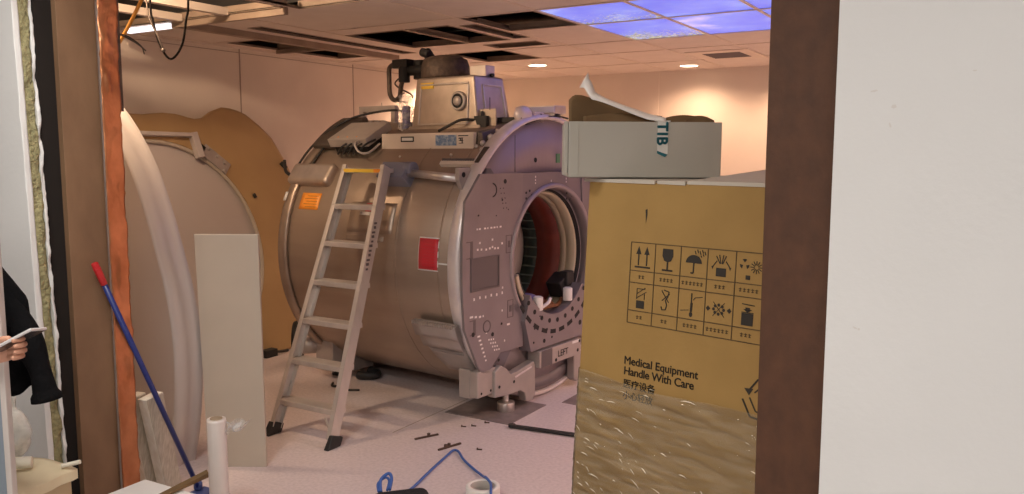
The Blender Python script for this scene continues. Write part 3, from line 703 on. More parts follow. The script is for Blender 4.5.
# finned drip plates on the lower left of the body
f = MB()
def shell(t0, t1, w0, w1, off, thk):
    return lambda u, v: (cp_(t0 + (t1 - t0) * v, w0 + (w1 - w0) * u, RB + off), cn_(t0 + (t1 - t0) * v))
f.sheet(shell(-19.5, -25, .03, .37, .055, 0), 4, 4, .04); f.sheet(shell(-25, -31, .05, .365, .035, 0), 4, 4, .035)
f.build('upper_fin', M['grey_metal'], mag)
f = MB()
for k in range(17):
    w0 = .04 + k * .0195; p = cp_(-19.5, w0, RB + .078); f.box((p.x - .006, w0, p.z - .008), (p.x + .02, w0 + .009, p.z + .012))
f.build('fin_comb', M['silver'], mag)
f = MB()
def trap(u, v):
    th = -28 - 16 * v; w0, w1 = .05, .365 - .085 * v
    return cp_(th, w0 + (w1 - w0) * u, RB + .03), cn_(th)
f.sheet(trap, 4, 5, .02)
f.m(0)
for dv in (.28, .34):
    p0, p1 = cp_(-28 - 16 * dv, .07, RB + .044), cp_(-28 - 16 * dv, .32, RB + .044); f.bar(p0, p1, .006, .006)
f.build('lower_fin', M['grey_metal'], mag)

# labels stuck on the vessel
def label(t0, t1, w0, w1, m_, nm, off=.002, n=4, thk=.002):
    b = MB(); b.sheet(lambda u, v: (cp_(t0 + (t1 - t0) * v, w0 + (w1 - w0) * u, RB + off), cn_(t0 + (t1 - t0) * v)), n, n, thk); return b.build(nm, m_, mag)
label(19.6, 27.0, 1.27, 1.46, M['orange'], 'orange_label')
lt = MB()
for k in range(5):
    t = 20.8 + k * 1.2; a, b_ = cp_(t, 1.29, RB + .0032), cp_(t, 1.40 + .02 * (k % 2), RB + .0032); lt.bar(a, b_, .004, .002)
lt.build('orange_label_print', M['print_line'], mag)
label(-.8, 11.8, .165, .325, M['white'], 'red_label_border', .0015)
label(-.3, 11.3, .172, .318, M['red'], 'red_label', .003)
lt = MB()
for k in range(9):
    t = .7 + k * 1.12; a, b_ = cp_(t, .185, RB + .0045), cp_(t, .30 - .02 * (k % 3), RB + .0045); lt.bar(a, b_, .005, .001)
lt.build('red_label_print', M['red_soft'], mag)
label(22.5, 26.5, 1.585, 1.612, M['white'], 'white_tag', .026)
label(2.0, 2.6, .07, .165, M['white'], 'white_mark_line', .002)
label(18.6, 20.0, .77, .86, M['white'], 'white_tag', .004)
label(20.2, 23.5, .76, .82, M['red'], 'red_tag', .004)
label(11.6, 24, .56, .95, M['steel'], 'flat_cover_plate', .0025, 6, .003)
label(8.4, 10.6, .62, .95, M['steel'], 'flat_cover_plate', .0025, 6, .003)

# grab tube with clamp and end bracket
P0, P1 = cp_(35.5, .50, RB + .055), cp_(33.6, .085, RB + .055)
b = MB(); b.cyl(P0, P1, .024, n=24); b.build('grab_tube', M['silver'], mag)
b = MB(); b.box((-.065, 0, -.055), (.055, .22, .06), Matrix.Translation(cp_(35, .50, RB + .035)) @ Matrix.Rotation(R(38), 4, 'Y')); b.cyl(cp_(37, .47, RB + .06), cp_(37, .53, RB + .06), .045); b.build('tube_clamp', M['purple_grey'], mag, bevel=.006)
b = MB(); e = cp_(34, .06, RB + .03); b.prism([(-.06, .07), (.05, .07), (.05, -.02), (.03, -.11), (.0, -.11), (-.06, .0)], e, (1, 0, 0), (0, 0, 1), (0, .03, 0)); b.build('tube_bracket', M['grey_metal'], mag, bevel=.003)
b = MB(); disc(b, e.x - .02, e.z + .03, .016, e.y - .0005); b.build('bracket_hole', M['hole'], mag)

# rounded junction box at the rear left
b = MB(); c_ = cp_(35, 1.22, RB + .02); b.box((-.035, 0, -.075), (.055, .41, .085), Matrix.Translation(c_) @ Matrix.Rotation(R(35), 4, 'Y')); b.build('junction_box', M['turret'], mag, bevel=.03, seg=4)
b = MB(); b.tube([cp_(34, 1.6, RB + .02), cp_(36, 1.70, RB + .03), cp_(41, 1.76, RB + .05)], .012); b.build('box_cable', M['black'], mag)
# tilted electronics box with open cable side
X = Matrix.Translation(cp_(55.5, 1.0, RB + .06)) @ Matrix.Rotation(R(90 - 62), 4, 'Y').inverted()
b = MB(); b.box((-.125, -.01, -.02), (.13, .36, .04), X); b.build('electronics_box', M['grey_metal'], mag, bevel=.004)
b = MB(); b.box((-.11, .01, -.07), (.10, .34, -.02), X); b.build('box_plinth', M['black'], mag, bevel=.01)
b = MB()
for k in range(5):
    w0 = 1.03 + .05 * k; b.tube([cp_(52, w0 - .06, RB + .07), cp_(47, w0 - .03, RB + .09), cp_(45, w0 + .02, RB + .05), cp_(48, w0 + .08, RB + .02)], .007)
b.build('box_wiring', M['black'], mag)
b = MB(); b.tube([cp_(50, 1.07, RB + .09), cp_(46, 1.05, RB + .12), cp_(43.5, 1.0, RB + .09), cp_(45, .95, RB + .06), cp_(51, .93, RB + .05)], .008); b.build('box_wiring', M['grey_metal'], mag)
for k in range(3):
    b = MB(); b.ball(cp_(50.5, 1.10 + k * .09, RB + .11), .008, n=5); b.build('box_screw', M['orange'], mag)
# black cable following the rear rim
b = MB(); b.tube([cp_(38, 1.63, RB + .02), cp_(48, 1.60, RB + .04), cp_(58, 1.55, RB + .06), cp_(66, 1.46, RB + .09), cp_(72, 1.36, RB + .10), cp_(78, 1.2, RB + .10), cp_(80, 1.1, RB + .08)], .0085)
b.tube([cp_(40, 1.5, RB + .01), cp_(52, 1.48, RB + .03), cp_(62, 1.42, RB + .05)], .009); b.build('rim_cable', M['black'], mag)
b = MB(); b.sheet(lambda u, v: (cp_(50 + 22 * v, 1.34 + .26 * u, RB + .03 + .03 * v), cn_(50 + 22 * v)), 3, 10, .05); b.build('rear_hood', M['steel_dark'], mag, bevel=.02, seg=3)
# white strap plate with labels
b = MB(); b.box((-.565, .17, 1.630), (-.545, .95, 1.735)); b.box((-.545, .17, 1.655), (-.36, .95, 1.735)); b.build('label_plate', M['light_paint'], mag, bevel=.003)
b = MB(); b.box((-.567, .66, 1.68), (-.5655, .775, 1.715)); b.m(1).box((-.5675, .67, 1.688), (-.5665, .765, 1.707)); b.build('plate_marking', [M['hole'], M['white']], mag)
b = MB(); b.box((-.567, .305, 1.655), (-.5655, .475, 1.72)); b.build('blue_label', M['blue_label'], mag)
b = MB()
for k in range(3):
    b.box((-.567, .255 + k * .012, 1.67 + .012 * k), (-.5655, .262 + k * .012, 1.70)); b.box((-.567, .25, 1.667 + k * .016), (-.5655, .285, 1.671 + k * .016))
b.box((-.567, .21, 1.712), (-.5655, .29, 1.718)); b.build('plate_symbol', M['hole'], mag)
b = MB(); b.hexa([(-.55, .10, 1.62), (-.40, .10, 1.68), (-.40, .17, 1.70), (-.55, .17, 1.62), (-.53, .13, 1.73), (-.40, .13, 1.76), (-.40, .17, 1.76), (-.53, .17, 1.74)]); b.build('plate_end', M['steel_dark'], mag)
# terminal strip
b = MB(); b.bar(cp_(42, .06, RB + .012), cp_(42, .33, RB + .012), .03, .03, cn_(42)); b.build('terminal_strip', M['light_paint'], mag, bevel=.003)
b = MB()
for k in range(14): p = cp_(43.3, .075 + k * .018, RB + .029); b.box((p.x - .008, p.y, p.z - .008), (p.x + .004, p.y + .008, p.z + .006))
b.build('strip_slots', M['recess'], mag)
b = MB(); b.hexa([cp_(42, .03, RB + .0), cp_(50, .02, RB), cp_(50, .06, RB), cp_(42, .06, RB), cp_(42, .03, RB + .03), cp_(50, .02, RB + .03), cp_(50, .06, RB + .03), cp_(42, .06, RB + .03)]); b.build('strip_end', M['steel_dark'], mag)
# loose fittings on top
for th, w0, r in ((54, .12, .018), (58, .10, .022), (60, .14, .014), (52, .15, .012), (50, .09, .014), (47, .30, .010), (46, .72, .008), (63, .10, .016)): b = MB(); b.ball(cp_(th, w0, RB + .008), r, n=6); b.build('top_fitting', M['silver'], mag)

# service turret
TZ0, TZ1 = 1.72, 2.11
b = MB(); b.hexa([(-.335, .345, TZ0), (.045, .345, TZ0), (.045, .945, TZ0), (-.335, .945, TZ0), (-.315, .40, TZ1), (.0, .40, TZ1), (.0, .90, TZ1), (-.315, .90, TZ1)]); b.build('turret', M['turret'], mag, bevel=.018, seg=3)
b = MB(); b.box((-.34, .335, 1.74), (.06, .96, 1.79)); b.build('turret_base', M['turret'], mag, bevel=.012)
def tface(w0, z0): return V((-.335 + .02 * (z0 - TZ0) / (TZ1 - TZ0), w0, z0))
b = MB()
for (w0, z0, w1, z1) in ((.44, 1.80, .44, 2.05), (.865, 1.80, .85, 2.05), (.44, 2.06, .86, 2.06), (.44, 1.80, .87, 1.80)): b.bar(tface(w0, z0) + V((-.004, 0, 0)), tface(w1, z1) + V((-.004, 0, 0)), .012, .012, (1, 0, 0))
b.build('turret_front_rim', M['silver'], mag, bevel=.003)
b = MB()
def tr(u, z): return V((u, .345 + .055 * (z - TZ0) / (TZ1 - TZ0) - .003, z))
for a_, b_ in (((-.24, 1.83), (-.24, 2.05)), ((-.24, 2.05), (-.04, 2.05)), ((-.04, 2.05), (-.02, 1.83)), ((-.24, 1.83), (-.02, 1.83))): b.bar(tr(*a_), tr(*b_), .012, .012, (0, 1, 0))
b.build('turret_side_rim', M['silver'], mag, bevel=.003)
b = MB(); b.lathe([(.062, 0), (.062, -.02), (.048, -.028), (.048, -.018), (.03, -.018), (.03, -.034), (.012, -.038), (0, -.038)], a=tface(.512, 1.945), d=(1, 0, 0), n=32); b.build('pressure_valve', M['grey_metal'], mag)
b = MB(); b.lathe([(.047, 0), (.047, -.006), (.031, -.006), (.031, 0)], a=tface(.512, 1.945) + V((-.019, 0, 0)), d=(1, 0, 0), n=32, closed=True); b.build('valve_gap', M['hole'], mag)
b = MB(); b.box((-.326, .74, 2.035), (-.318, .85, 2.075)); b.build('turret_plaque', M['yellow'], mag); 
# cold head on the turret
b = MB(); c0 = V((-.14, .79, TZ1)); b.lathe([(.165, 0), (.168, .02), (.165, .09), (.15, .13), (.11, .15), (.05, .16), (0, .16)], a=c0, n=40); b.build('cold_head', M['dark_brown'], mag)
b = MB(); b.cyl((-.16, 1.00, 2.12), (-.16, 1.00, 2.25), .05); b.cyl((-.2, .93, 2.18), (-.2, 1.12, 2.18), .035); b.cyl((-.15, .9, 2.24), (-.12, .98, 2.31), .035); b.box((-.24, 1.06, 2.20), (-.10, 1.20, 2.26)); b.cyl((-.22, 1.10, 2.10), (-.22, 1.10, 2.21), .04); b.cyl((-.2, .88, 2.28), (-.2, .95, 2.30), .03)
b.build('cold_head_fittings', M['black'], mag, bevel=.006)
b = MB(); b.tube([(-.16, 1.10, 2.215), (-.17, 1.22, 2.235), (-.17, 1.29, 2.215), (-.17, 1.295, 2.13), (-.18, 1.28, 2.03), (-.2, 1.22, 1.985), (-.22, 1.15, 2.0), (-.23, 1.12, 2.08), (-.22, 1.09, 2.18)], .017, n=10); b.build('helium_hose', M['dark_brown'], mag)
b = MB(); b.tube([(-.2, 1.14, 2.15), (-.22, 1.19, 2.10), (-.22, 1.14, 2.06), (-.2, 1.06, 2.02), (-.2, 1.04, 1.99)], .006); b.tube([(-.22, 1.10, 2.03), (-.26, 1.16, 1.98), (-.25, 1.05, 1.96)], .005); b.build('hose_wire', M['steel_dark'], mag)
b = MB(); b.box((-.16, .425, TZ1), (-.06, .56, TZ1 + .075)); b.build('relief_block', M['silver'], mag, bevel=.004)
b = MB(); b.cyl((-.11, .42, TZ1 + .01), (-.11, .40, TZ1 + .01), .012); b.build('relief_bolt', M['hole'], mag)
# clear sleeve beside the turret
b = MB(); b.lathe([(.055, 0), (.06, .02), (.058, .16), (.05, .19), (.052, .26)], a=(-.30, 1.01, 1.745), n=24, caps=False); b.build('clear_sleeve', M['clear'], mag)
b = MB(); b.cyl((-.30, 1.01, 1.75), (-.30, 1.01, 1.93), .028); b.build('sleeve_core', M['purple'], mag)
# open frame bracket behind
b = MB()
for lo, hi in (((-.12, 1.27, 1.915), (-.08, 1.63, 1.955)), ((-.12, 1.59, 1.78), (-.08, 1.63, 1.92)), ((-.12, 1.26, 1.78), (-.08, 1.30, 1.95)), ((-.12, 1.27, 1.80), (-.08, 1.63, 1.835))): b.box(lo, hi)
for w0 in (1.38, 1.45, 1.52): b.box((-.11, w0, 1.83), (-.09, w0 + .03, 1.85))
b.cyl((-.1, 1.41, 1.955), (-.1, 1.41, 1.98), .004, n=8)
b.build('frame_bracket', M['grey_metal'], mag, bevel=.003)
# switch block
b = MB(); b.box((-.30, .20, 1.735), (-.285, .39, 1.89)); b.build('switch_plate', M['turret'], mag, bevel=.003)
b = MB(); b.box((-.33, .255, 1.745), (-.30, .355, 1.845)); b.cyl((-.315, .30, 1.845), (-.315, .30, 1.875), .010); b.cyl((-.31, .24, 1.88), (-.31, .24, 1.96), .003, n=6); b.build('switch_block', M['black'], mag, bevel=.006)
b = MB(); b.tube([(-.32, .35, 1.82), (-.38, .42, 1.82), (-.42, .5, 1.78), (-.44, .56, 1.75)], .009); b.build('switch_cable', M['black'], mag)
b = MB(); b.box((-.26, .03, 1.80), (.1, .24, 1.835)); b.build('cable_tray', M['black'], mag, bevel=.006)
b = MB(); b.box((.04, -.02, 1.865), (.18, .30, 1.918)); b.box((.06, .0, 1.83), (.08, .28, 1.87)); b.box((.14, .0, 1.81), (.16, .28, 1.87)); b.build('terminal_box', M['silver'], mag, bevel=.004)
b = MB(); b.box((.03, -.025, 1.872), (.04, .18, 1.91)); b.build('terminal_box_label', mat('lilac_label', (.42, .40, .58), .5), mag)

for o in mag.children:      # the turret assembly sits a little nearer the face
    if o.name.split('.')[0] in ('turret', 'turret_base', 'turret_front_rim', 'turret_side_rim', 'turret_plaque', 'pressure_valve', 'valve_gap', 'cold_head', 'cold_head_fittings', 'helium_hose', 'hose_wire', 'relief_block', 'relief_bolt', 'clear_sleeve', 'sleeve_core'): o.location.y = -.035

# ================================================================== LADDER
ld = thing('ladder', 'aluminium step ladder leaning against the left side of the magnet', 'ladder', (-3.345, 3.19, 0))
def lp(x, z, off=0.):   # on the ladder plane, off = toward the climber's back
    n = V((0, 1.525, -.67)).normalized()  # pointing to the magnet side
    return V((x + 3.33, .67 * z / 1.525, z)) + V((0, n.y, n.z)) * off
def lx(s, z): return (-3.560 + .005 * z / 1.525) if s < 0 else (-3.09 - .135 * z / 1.525)
nrm = V((0, 1.525, -.67)).normalized()
for s_ in (-1, 1):
    b = MB(); a_, c_ = lp(lx(s_, .05), .05), lp(lx(s_, 1.54), 1.54)
    k = -s_
    b.bar(a_ + nrm * .035 , c_ + nrm * .035, .005, .07, nrm)
    for off in (.0025, .0675): b.bar(a_ + nrm * off + V((k * .014, 0, 0)), c_ + nrm * off + V((k * .014, 0, 0)), .028, .005, nrm)
    b.build('side_rail', M['alu'], ld)
    b = MB(); p0, p1 = lp(lx(s_, 0), .0), lp(lx(s_, .085), .085)
    up = (p1 - p0).normalized()
    x0 = p0.x
    b.hexa([(x0 - .018, p0.y - .015, 0), (x0 + .03 if k > 0 else x0 + .018, p0.y - .015, 0), (x0 + .03 if k > 0 else x0 + .018, p0.y + .085, 0), (x0 - .018, p0.y + .085, 0),
            (x0 - .014, p1.y - .008, .075), (x0 + .024 if k > 0 else x0 + .014, p1.y - .008, .075), (x0 + .024 if k > 0 else x0 + .014, p1.y + .075, .045), (x0 - .014, p1.y + .075, .045)])
    b.build('rubber_foot', M['black'], ld, bevel=.005)
for i, z in enumerate((.195, .415, .637, .855, 1.080, 1.300)):
    b = MB(); xl, xr = lx(-1, z) + 3.33 + .003, lx(1, z) + 3.33 - .003; p = lp(0, z)
    b.box((xl, p.y - .004, z - .032), (xr, p.y + .09, z)); b.build('step', M['alu'], ld, bevel=.004)
z = 1.515; p = lp(0, z); b = MB(); b.box((lx(-1, z) + 3.33, p.y - .006, z - .028), (lx(1, z) + 3.33, p.y + .10, z)); tp = b.build('top_step', M['alu'], ld, bevel=.004)
b = MB(); b.box((lx(-1, z) + 3.33 + .02, p.y - .008, z - .024), (lx(1, z) + 3.33 - .07, p.y - .0062, z - .002)); b.m(1).box((lx(1, z) + 3.33 - .07, p.y - .008, z - .024), (lx(1, z) + 3.33 - .02, p.y - .0062, z - .002)); b.build('warning_label', [M['yellow'], M['orange']], tp)
b = MB()
for s_, k in ((1, -1),):
    a_ = lp(lx(s_, .02), .06, .03); b.bar(a_ + V((-.02, 0, .02)), lp(lx(s_, .15) - .09, .15, .03), .006, .02)
b.build('corner_brace', M['alu'], ld)
b = MB()
for k in range(11):
    z = .93 + k * .026; q = lp(lx(1, z), z, .03); b.box((q.x + .0026, q.y - .008 - .004 * (k % 3), z), (q.x + .0034, q.y + .012, z + .012 + .004 * (k % 2)))
b.build('rail_print', M['recess'], ld)

# ================================================================== COVERS AND BOARDS
# tall arched white cover standing behind the copper jamb, front lip turned round
def arch_outline(ins=0.):
    P = [(-3.60, .0), (-3.555, .17), (-3.527, .33), (-3.512, .5), (-3.514, .66), (-3.545, .88), (-3.617, 1.11), (-3.69, 1.31), (-3.788, 1.52), (-3.93, 1.72), (-4.11, 1.89), (-4.33, 2.02), (-4.55, 2.06)]
    L = P + [(-9.1 - x, z) for x, z in P[-2::-1]]
    Q = []
    for i in range(len(L) - 1):
        p0, p1, p2, p3 = L[max(i - 1, 0)], L[i], L[i + 1], L[min(i + 2, len(L) - 1)]
        for k in range(5):
            t = k / 5
            Q.append(tuple(.5 * ((2 * p1[c]) + (p2[c] - p0[c]) * t + (2 * p0[c] - 5 * p1[c] + 4 * p2[c] - p3[c]) * t * t + (3 * p1[c] - p0[c] - 3 * p2[c] + p3[c]) * t ** 3) for c in (0, 1)))
    L = Q + [L[-1]]
    cx, cz = -4.55, .9
    return [(cx + (x - cx) * (1 - ins), max(0, cz + (z - cz) * (1 - ins * .9)) if z > .01 else 0.0) for x, z in L]
cv = thing('scanner_cover', 'tall arched white cover standing behind the copper clad jamb', 'cover', (-4.55, 2.66, 0))
b = MB(); rings = []
for y, ins in ((2.58, .035), (2.565, .012), (2.58, .0), (2.64, .0), (2.655, .014), (2.70, .010), (2.725, .0), (2.74, .03)):
    rings.append([b._v((x + 4.55, y - 2.66, z)) for x, z in arch_outline(ins)])
for A, B in zip(rings, rings[1:]):
    for k in range(len(A) - 1): b._f((A[k], A[k + 1], B[k + 1], B[k]), True)
b.build('rim', M['cover_rim'], cv)
b = MB(); b.prism([(x + 4.55, z) for x, z in arch_outline(.03)], (0, -.06, 0), (1, 0, 0), (0, 0, 1), (0, .06, 0)); b.build('panel', M['cover_white'], cv)

# tan funnel cover leaning on the left wall: ring with pale inner disc
tn = thing('scanner_cover', 'large tan scanner cover with round opening leaning on the left wall', 'cover', (-5.05, 4.6, 0))
tz = V((-.2195, 0, .9756)); tx = V((0, 1, 0))
def tpt(y, z): return (y - 4.6, z / .9756)
out = [(3.0, .0), (2.75, .9), (2.9, 1.5), (3.2, 1.82), (3.55, 1.89), (3.80, 1.886), (3.97, 1.905), (4.10, 1.90), (4.20, 1.875), (4.27, 1.866), (4.35, 1.885), (4.41, 1.93), (4.47, 1.965), (4.55, 1.973), (4.65, 1.961), (4.755, 1.925), (4.89, 1.83), (5.0, 1.723), (5.112, 1.509), (5.173, 1.293), (5.20, 1.0), (5.18, .7), (5.08, .35), (4.94, .0)]
cyc, czc, rin = 3.80, .86, .86
inn = [(cyc + rin * math.cos(R(a)), czc + rin * .98 * math.sin(R(a))) for a in range(0, 360, 6)]
b = MB()
N_ = 120
def ray_out(a):
    # radial hit with outline polygon
    dx, dz = math.cos(a), math.sin(a); best = 0
    for (x0, z0), (x1, z1) in zip(out, out[1:] + out[:1]):
        ex, ez = x1 - x0, z1 - z0; den = dx * ez - dz * ex
        if abs(den) < 1e-9: continue
        t = ((x0 - cyc) * ez - (z0 - czc) * ex) / den; q = ((x0 - cyc) * dz - (z0 - czc) * dx) / den
        if t > 0 and -1e-6 <= q <= 1 + 1e-6: best = max(best, t)
    return (cyc + dx * best, czc + dz * best)
tnn = V((.9756, 0, .2195))
def T3(y, z, off): 
    q = tpt(y, z); return tx * q[0] + tz * q[1] + tnn * off
A0, A1, A2, A3, A4 = [], [], [], [], []
for k in range(N_):
    a = 2 * PI * k / N_; o_ = ray_out(a); ri = rin * (1 if math.sin(a) > -.97 else .97)
    i_ = (cyc + ri * math.cos(a), czc + .98 * ri * math.sin(a))
    lerp = lambda t: (o_[0] + (i_[0] - o_[0]) * t, o_[1] + (i_[1] - o_[1]) * t)
    A0.append(b._v(T3(*o_, -.0))); A1.append(b._v(T3(*o_, .025))); A2.append(b._v(T3(*lerp(.06), .045))); A3.append(b._v(T3(*i_, .045))); A4.append(b._v(T3(*i_, .0)))
for k in range(N_):
    k2 = (k + 1) % N_
    for A, B in ((A0, A1), (A1, A2), (A2, A3), (A3, A4), (A4, A0)): b._f((A[k], A[k2], B[k2], B[k]), A in (A1, A2) and B in (A2,))
b.build('ring_shell', M['tan'], tn)
b = MB(); b.prism([tpt(y, z) for y, z in inn], (0, 0, 0) , tx, tz, tnn * .012); b.build('inner_disc', M['cover_white'], tn)
b = MB()
pts = [(cyc + (rin - .012) * math.cos(R(a)), czc + .98 * (rin - .012) * math.sin(R(a))) for a in range(-30, 140, 6)]
b.tube([T3(y, z, .03) for y, z in pts], .016, sub=2); b.build('opening_bead', M['beige_board'], tn)
b = MB(); b.bar(T3(3.70, 1.735, .07), T3(4.17, 1.73, .07), .05, .03, tz); b.bar(T3(4.17, 1.75, .07), T3(4.20, 1.56, .07), .06, .05, tnn); b.build('hinge_arm', M['cover_white'], tn, bevel=.006)
b = MB(); b.bar(T3(4.25, 1.63, .055), T3(4.45, 1.47, .055), .10, .02, tnn); 
for q in ((4.29, 1.63), (4.36, 1.57), (4.42, 1.52), (4.40, 1.46)): b.ball(T3(*q, .068), .014, n=6)
b.build('latch_plate', M['grey_metal'], tn, bevel=.003)
b = MB(); b.bar(T3(4.21, 1.65, .06), T3(4.25, 1.62, .06), .05, .03, tnn); b.build('latch_stop', M['hole'], tn)
b = MB(); b.cyl(T3(5.02, 1.52, .05), T3(5.06, 1.47, .06), .018); b.cyl(T3(4.665, 1.27, .05), T3(4.68, 1.24, .05), .014); b.build('rim_catch', M['black'], tn)

# thin beige board leaning against the arched cover
bd = thing('board', 'plain beige flat board leaning upright beside the arched white cover', 'board', (-3.33, 2.77, 0))
A_, B_ = V((-3.465, 2.70, 0)), V((-3.205, 2.85, 0)); dx = (B_ - A_).normalized(); nb = V((-dx.y, dx.x, 0))
lean = nb * .05
b = MB(); b.hexa([(A_ - V((-3.33, 2.77, 0)) + q) for q in (V((0, 0, 0)), dx * .30, dx * .30 + nb * .018, nb * .018)] + [(A_ - V((-3.33, 2.77, 0)) + lean + V((0, 0, 1.195)) - dx * .045 + q) for q in (V((0, 0, 0)), dx * .325, dx * .325 + nb * .018, nb * .018)])
b.build('sheet', M['beige_board'], bd)
b = MB(); p0, p1 = A_ - V((-3.33, 2.77, 0)) + lean + V((0, 0, 1.1955)) - dx * .045, A_ - V((-3.33, 2.77, 0)) + lean + V((0, 0, 1.1955)) + dx * .28
b.bar(p0 + nb * .009, p1 + nb * .009, .018, .006); b.build('top_edge', M['board_edge'], bd)

# ================================================================== CARTON AND WHITE BOX
cd, cn = V((.973, -.229, 0)).normalized(), V((.229, .973, 0)).normalized()
CP = V((-1.169, 2.412, 0)); CW, CDp, CH = .80, .62, 1.515
# lean: the carton's top has slumped back by 9 cm
ct = thing('carton', 'tall brown medical equipment carton wrapped in stretch film behind the right jamb', 'carton', CP, math.atan2(cd.y, cd.x))
SH = .07
def cq(s_, z, off=0.): return V((s_, SH * (z - CH) - off + .0, z))    # on the printed front face (local), off = out of the face
b = MB(); b.hexa([cq(0, 0), cq(CW, 0), cq(CW, 0) + V((0, CDp, 0)), cq(0, 0) + V((0, CDp, 0)), cq(0, CH), cq(CW, CH), cq(CW, CH) + V((0, CDp, 0)), cq(0, CH) + V((0, CDp, 0))]); b.build('body', M['card'], ct, bevel=.006)
# raised pale top flaps
for (a0, a1, z0, z1) in ((-.02, .255, .002, .0), (.262, .362, .001, .0), (.367, .82, .002, .034)):
    b = MB(); b.hexa([(a0, .0, CH + z0 - .004), (a1, -.004, CH + z0 - .006), (a1, CDp * .98, CH + z1 + .002), (a0, CDp * .98, CH + z1 + .002), (a0, .0, CH + z0 + .006), (a1, -.004, CH + z0 + .006), (a1, CDp * .98, CH + z1 + .009), (a0, CDp * .98, CH + z1 + .009)]); b.build('top_flap', M['card_edge'], ct)
fu, fv = V((1, 0, 0)), V((0, SH, 1)).normalized(); fnrm = fu.cross(fv)     # out of the face is -y
def fp(s_, z): return cq(s_, z) 
pr = MB()
def fbar(s0, z0, s1, z1, w_): pr.bar(fp(s0, z0) + fnrm * .001, fp(s1, z1) + fnrm * .001, .0012, w_, fv if abs(z1 - z0) < abs(s1 - s0) * 3 else fu)
def fpoly(pts, lift=.0012):
    vs = [pr._v(fp(s_, z) + fnrm * lift) for s_, z in pts]; pr._f(vs)
# pictogram grid: five columns, picture rows with caption rows
gx0, gx1 = .181, .630; cols = [gx0 + (gx1 - gx0) * k / 5 for k in range(6)]
gz = [1.332, 1.245, 1.208, 1.122, 1.083]
def zt(s_, z): return z
pr.m(1)
for z in gz: pr.box((gx0, 0, 0), (gx0, 0, 0)) if False else fbar(gx0, z, gx1, z, .0025)
for c_ in cols: fbar(c_, gz[0], c_, gz[-1], .0025)
# caption smudges: short dashes
for r_i, zc_ in ((0, 1.2265), (1, 1.1025)):
    for k in range(5):
        cx = (cols[k] + cols[k + 1]) / 2; n_ = 2 + (k * 2 + r_i * 3) % 5 if k else 2
        for j in range(n_):
            x0 = cx + (j - n_ / 2) * .0125
            fbar(x0, zc_ + .003, x0 + .009, zc_ + .003, .002); fbar(x0 + .001, zc_ - .003, x0 + .008, zc_ - .003, .002); fbar(x0 + .004, zc_ - .005, x0 + .0045, zc_ + .006, .002)
pr.m(0)
cc = [(cols[k] + cols[k + 1]) / 2 for k in range(5)]; r1, r2 = 1.2885, 1.165
# this way up
for dx_ in (-.015, .015):
    x = cc[0] + dx_; fbar(x, r1 - .026, x, r1 + .015, .004); fpoly([(x - .010, r1 + .008), (x + .010, r1 + .008), (x, r1 + .033)])
fbar(cc[0] - .028, r1 - .031, cc[0] + .028, r1 - .031, .005)
# fragile glass
x = cc[1]; fpoly([(x - .018, r1 + .032), (x - .019, r1 + .010), (x - .012, r1 - .004), (x, r1 - .008), (x + .012, r1 - .004), (x + .019, r1 + .010), (x + .018, r1 + .032)]); fbar(x, r1 - .008, x, r1 - .030, .005); fbar(x - .018, r1 - .032, x + .018, r1 - .032, .005)
# keep dry umbrella
x = cc[2]; fpoly([(x + .027 * math.cos(R(a)), r1 - .002 + .024 * math.sin(R(a))) for a in range(0, 181, 15)]); fbar(x, r1, x, r1 - .030, .004); fbar(x, r1 - .031, x - .009, r1 - .031, .004)
for k in range(5): fbar(x + .006 + k * .008, r1 + .024 + .004 * (k % 2), x + .002 + k * .008, r1 + .034 + .004 * (k % 2), .0025)
for k in range(3): fbar(x + .018 + k * .007, r1 + .012 + .004 * k, x + .015 + k * .007, r1 + .018 + .004 * k, .0025)
# keep from sunlight / heat over box
def boxic(x, z, w_, h_): fpoly([(x - w_ / 2, z - h_ / 2), (x + w_ / 2, z - h_ / 2), (x + w_ / 2, z + h_ / 2), (x - w_ / 2, z + h_ / 2)])
x = cc[3]; boxic(x, r1 - .020, .032, .024)
for a in (50, 75, 110, 140): fbar(x + .006 * math.cos(R(a)), r1 + .004, x + .022 * math.cos(R(a)), r1 + .016 + .014 * math.sin(R(a)), .0025)
for s_ in (-1, 1): fbar(x + s_ * .014, r1 + .012, x + s_ * .028, r1 - .006, .0025); fpoly([(x + s_ * .024, r1 - .004), (x + s_ * .032, r1 - .004), (x + s_ * .028, r1 - .014)])
# keep away from radiation: fan discs, burst, small box
x = cc[4]
for a in range(90, 450, 120): fpoly([(x - .018 + .005 * math.cos(R(a)), r1 + .010 + .005 * math.sin(R(a)))] + [(x - .018 + .015 * math.cos(R(a + q)), r1 + .010 + .015 * math.sin(R(a + q))) for q in (-28, 0, 28)])
for a in range(0, 360, 30): fbar(x + .018 + .006 * math.cos(R(a)), r1 + .004 + .006 * math.sin(R(a)), x + .018 + .018 * math.cos(R(a)), r1 + .004 + .018 * math.sin(R(a)), .002)
boxic(x - .006, r1 - .026, .014, .012)
# do not stack
x = cc[0]; boxic(x, r2 - .022, .030, .024)
for (a0, b0, a1, b1) in ((-.014, -.006, -.014, .026), (-.014, .026, .016, .026), (.014, -.006, .014, .012), (-.016, -.004, .020, .018), (-.014, .010, .016, .030)): fbar(x + a0, r2 + b0, x + a1, r2 + b1, .002)
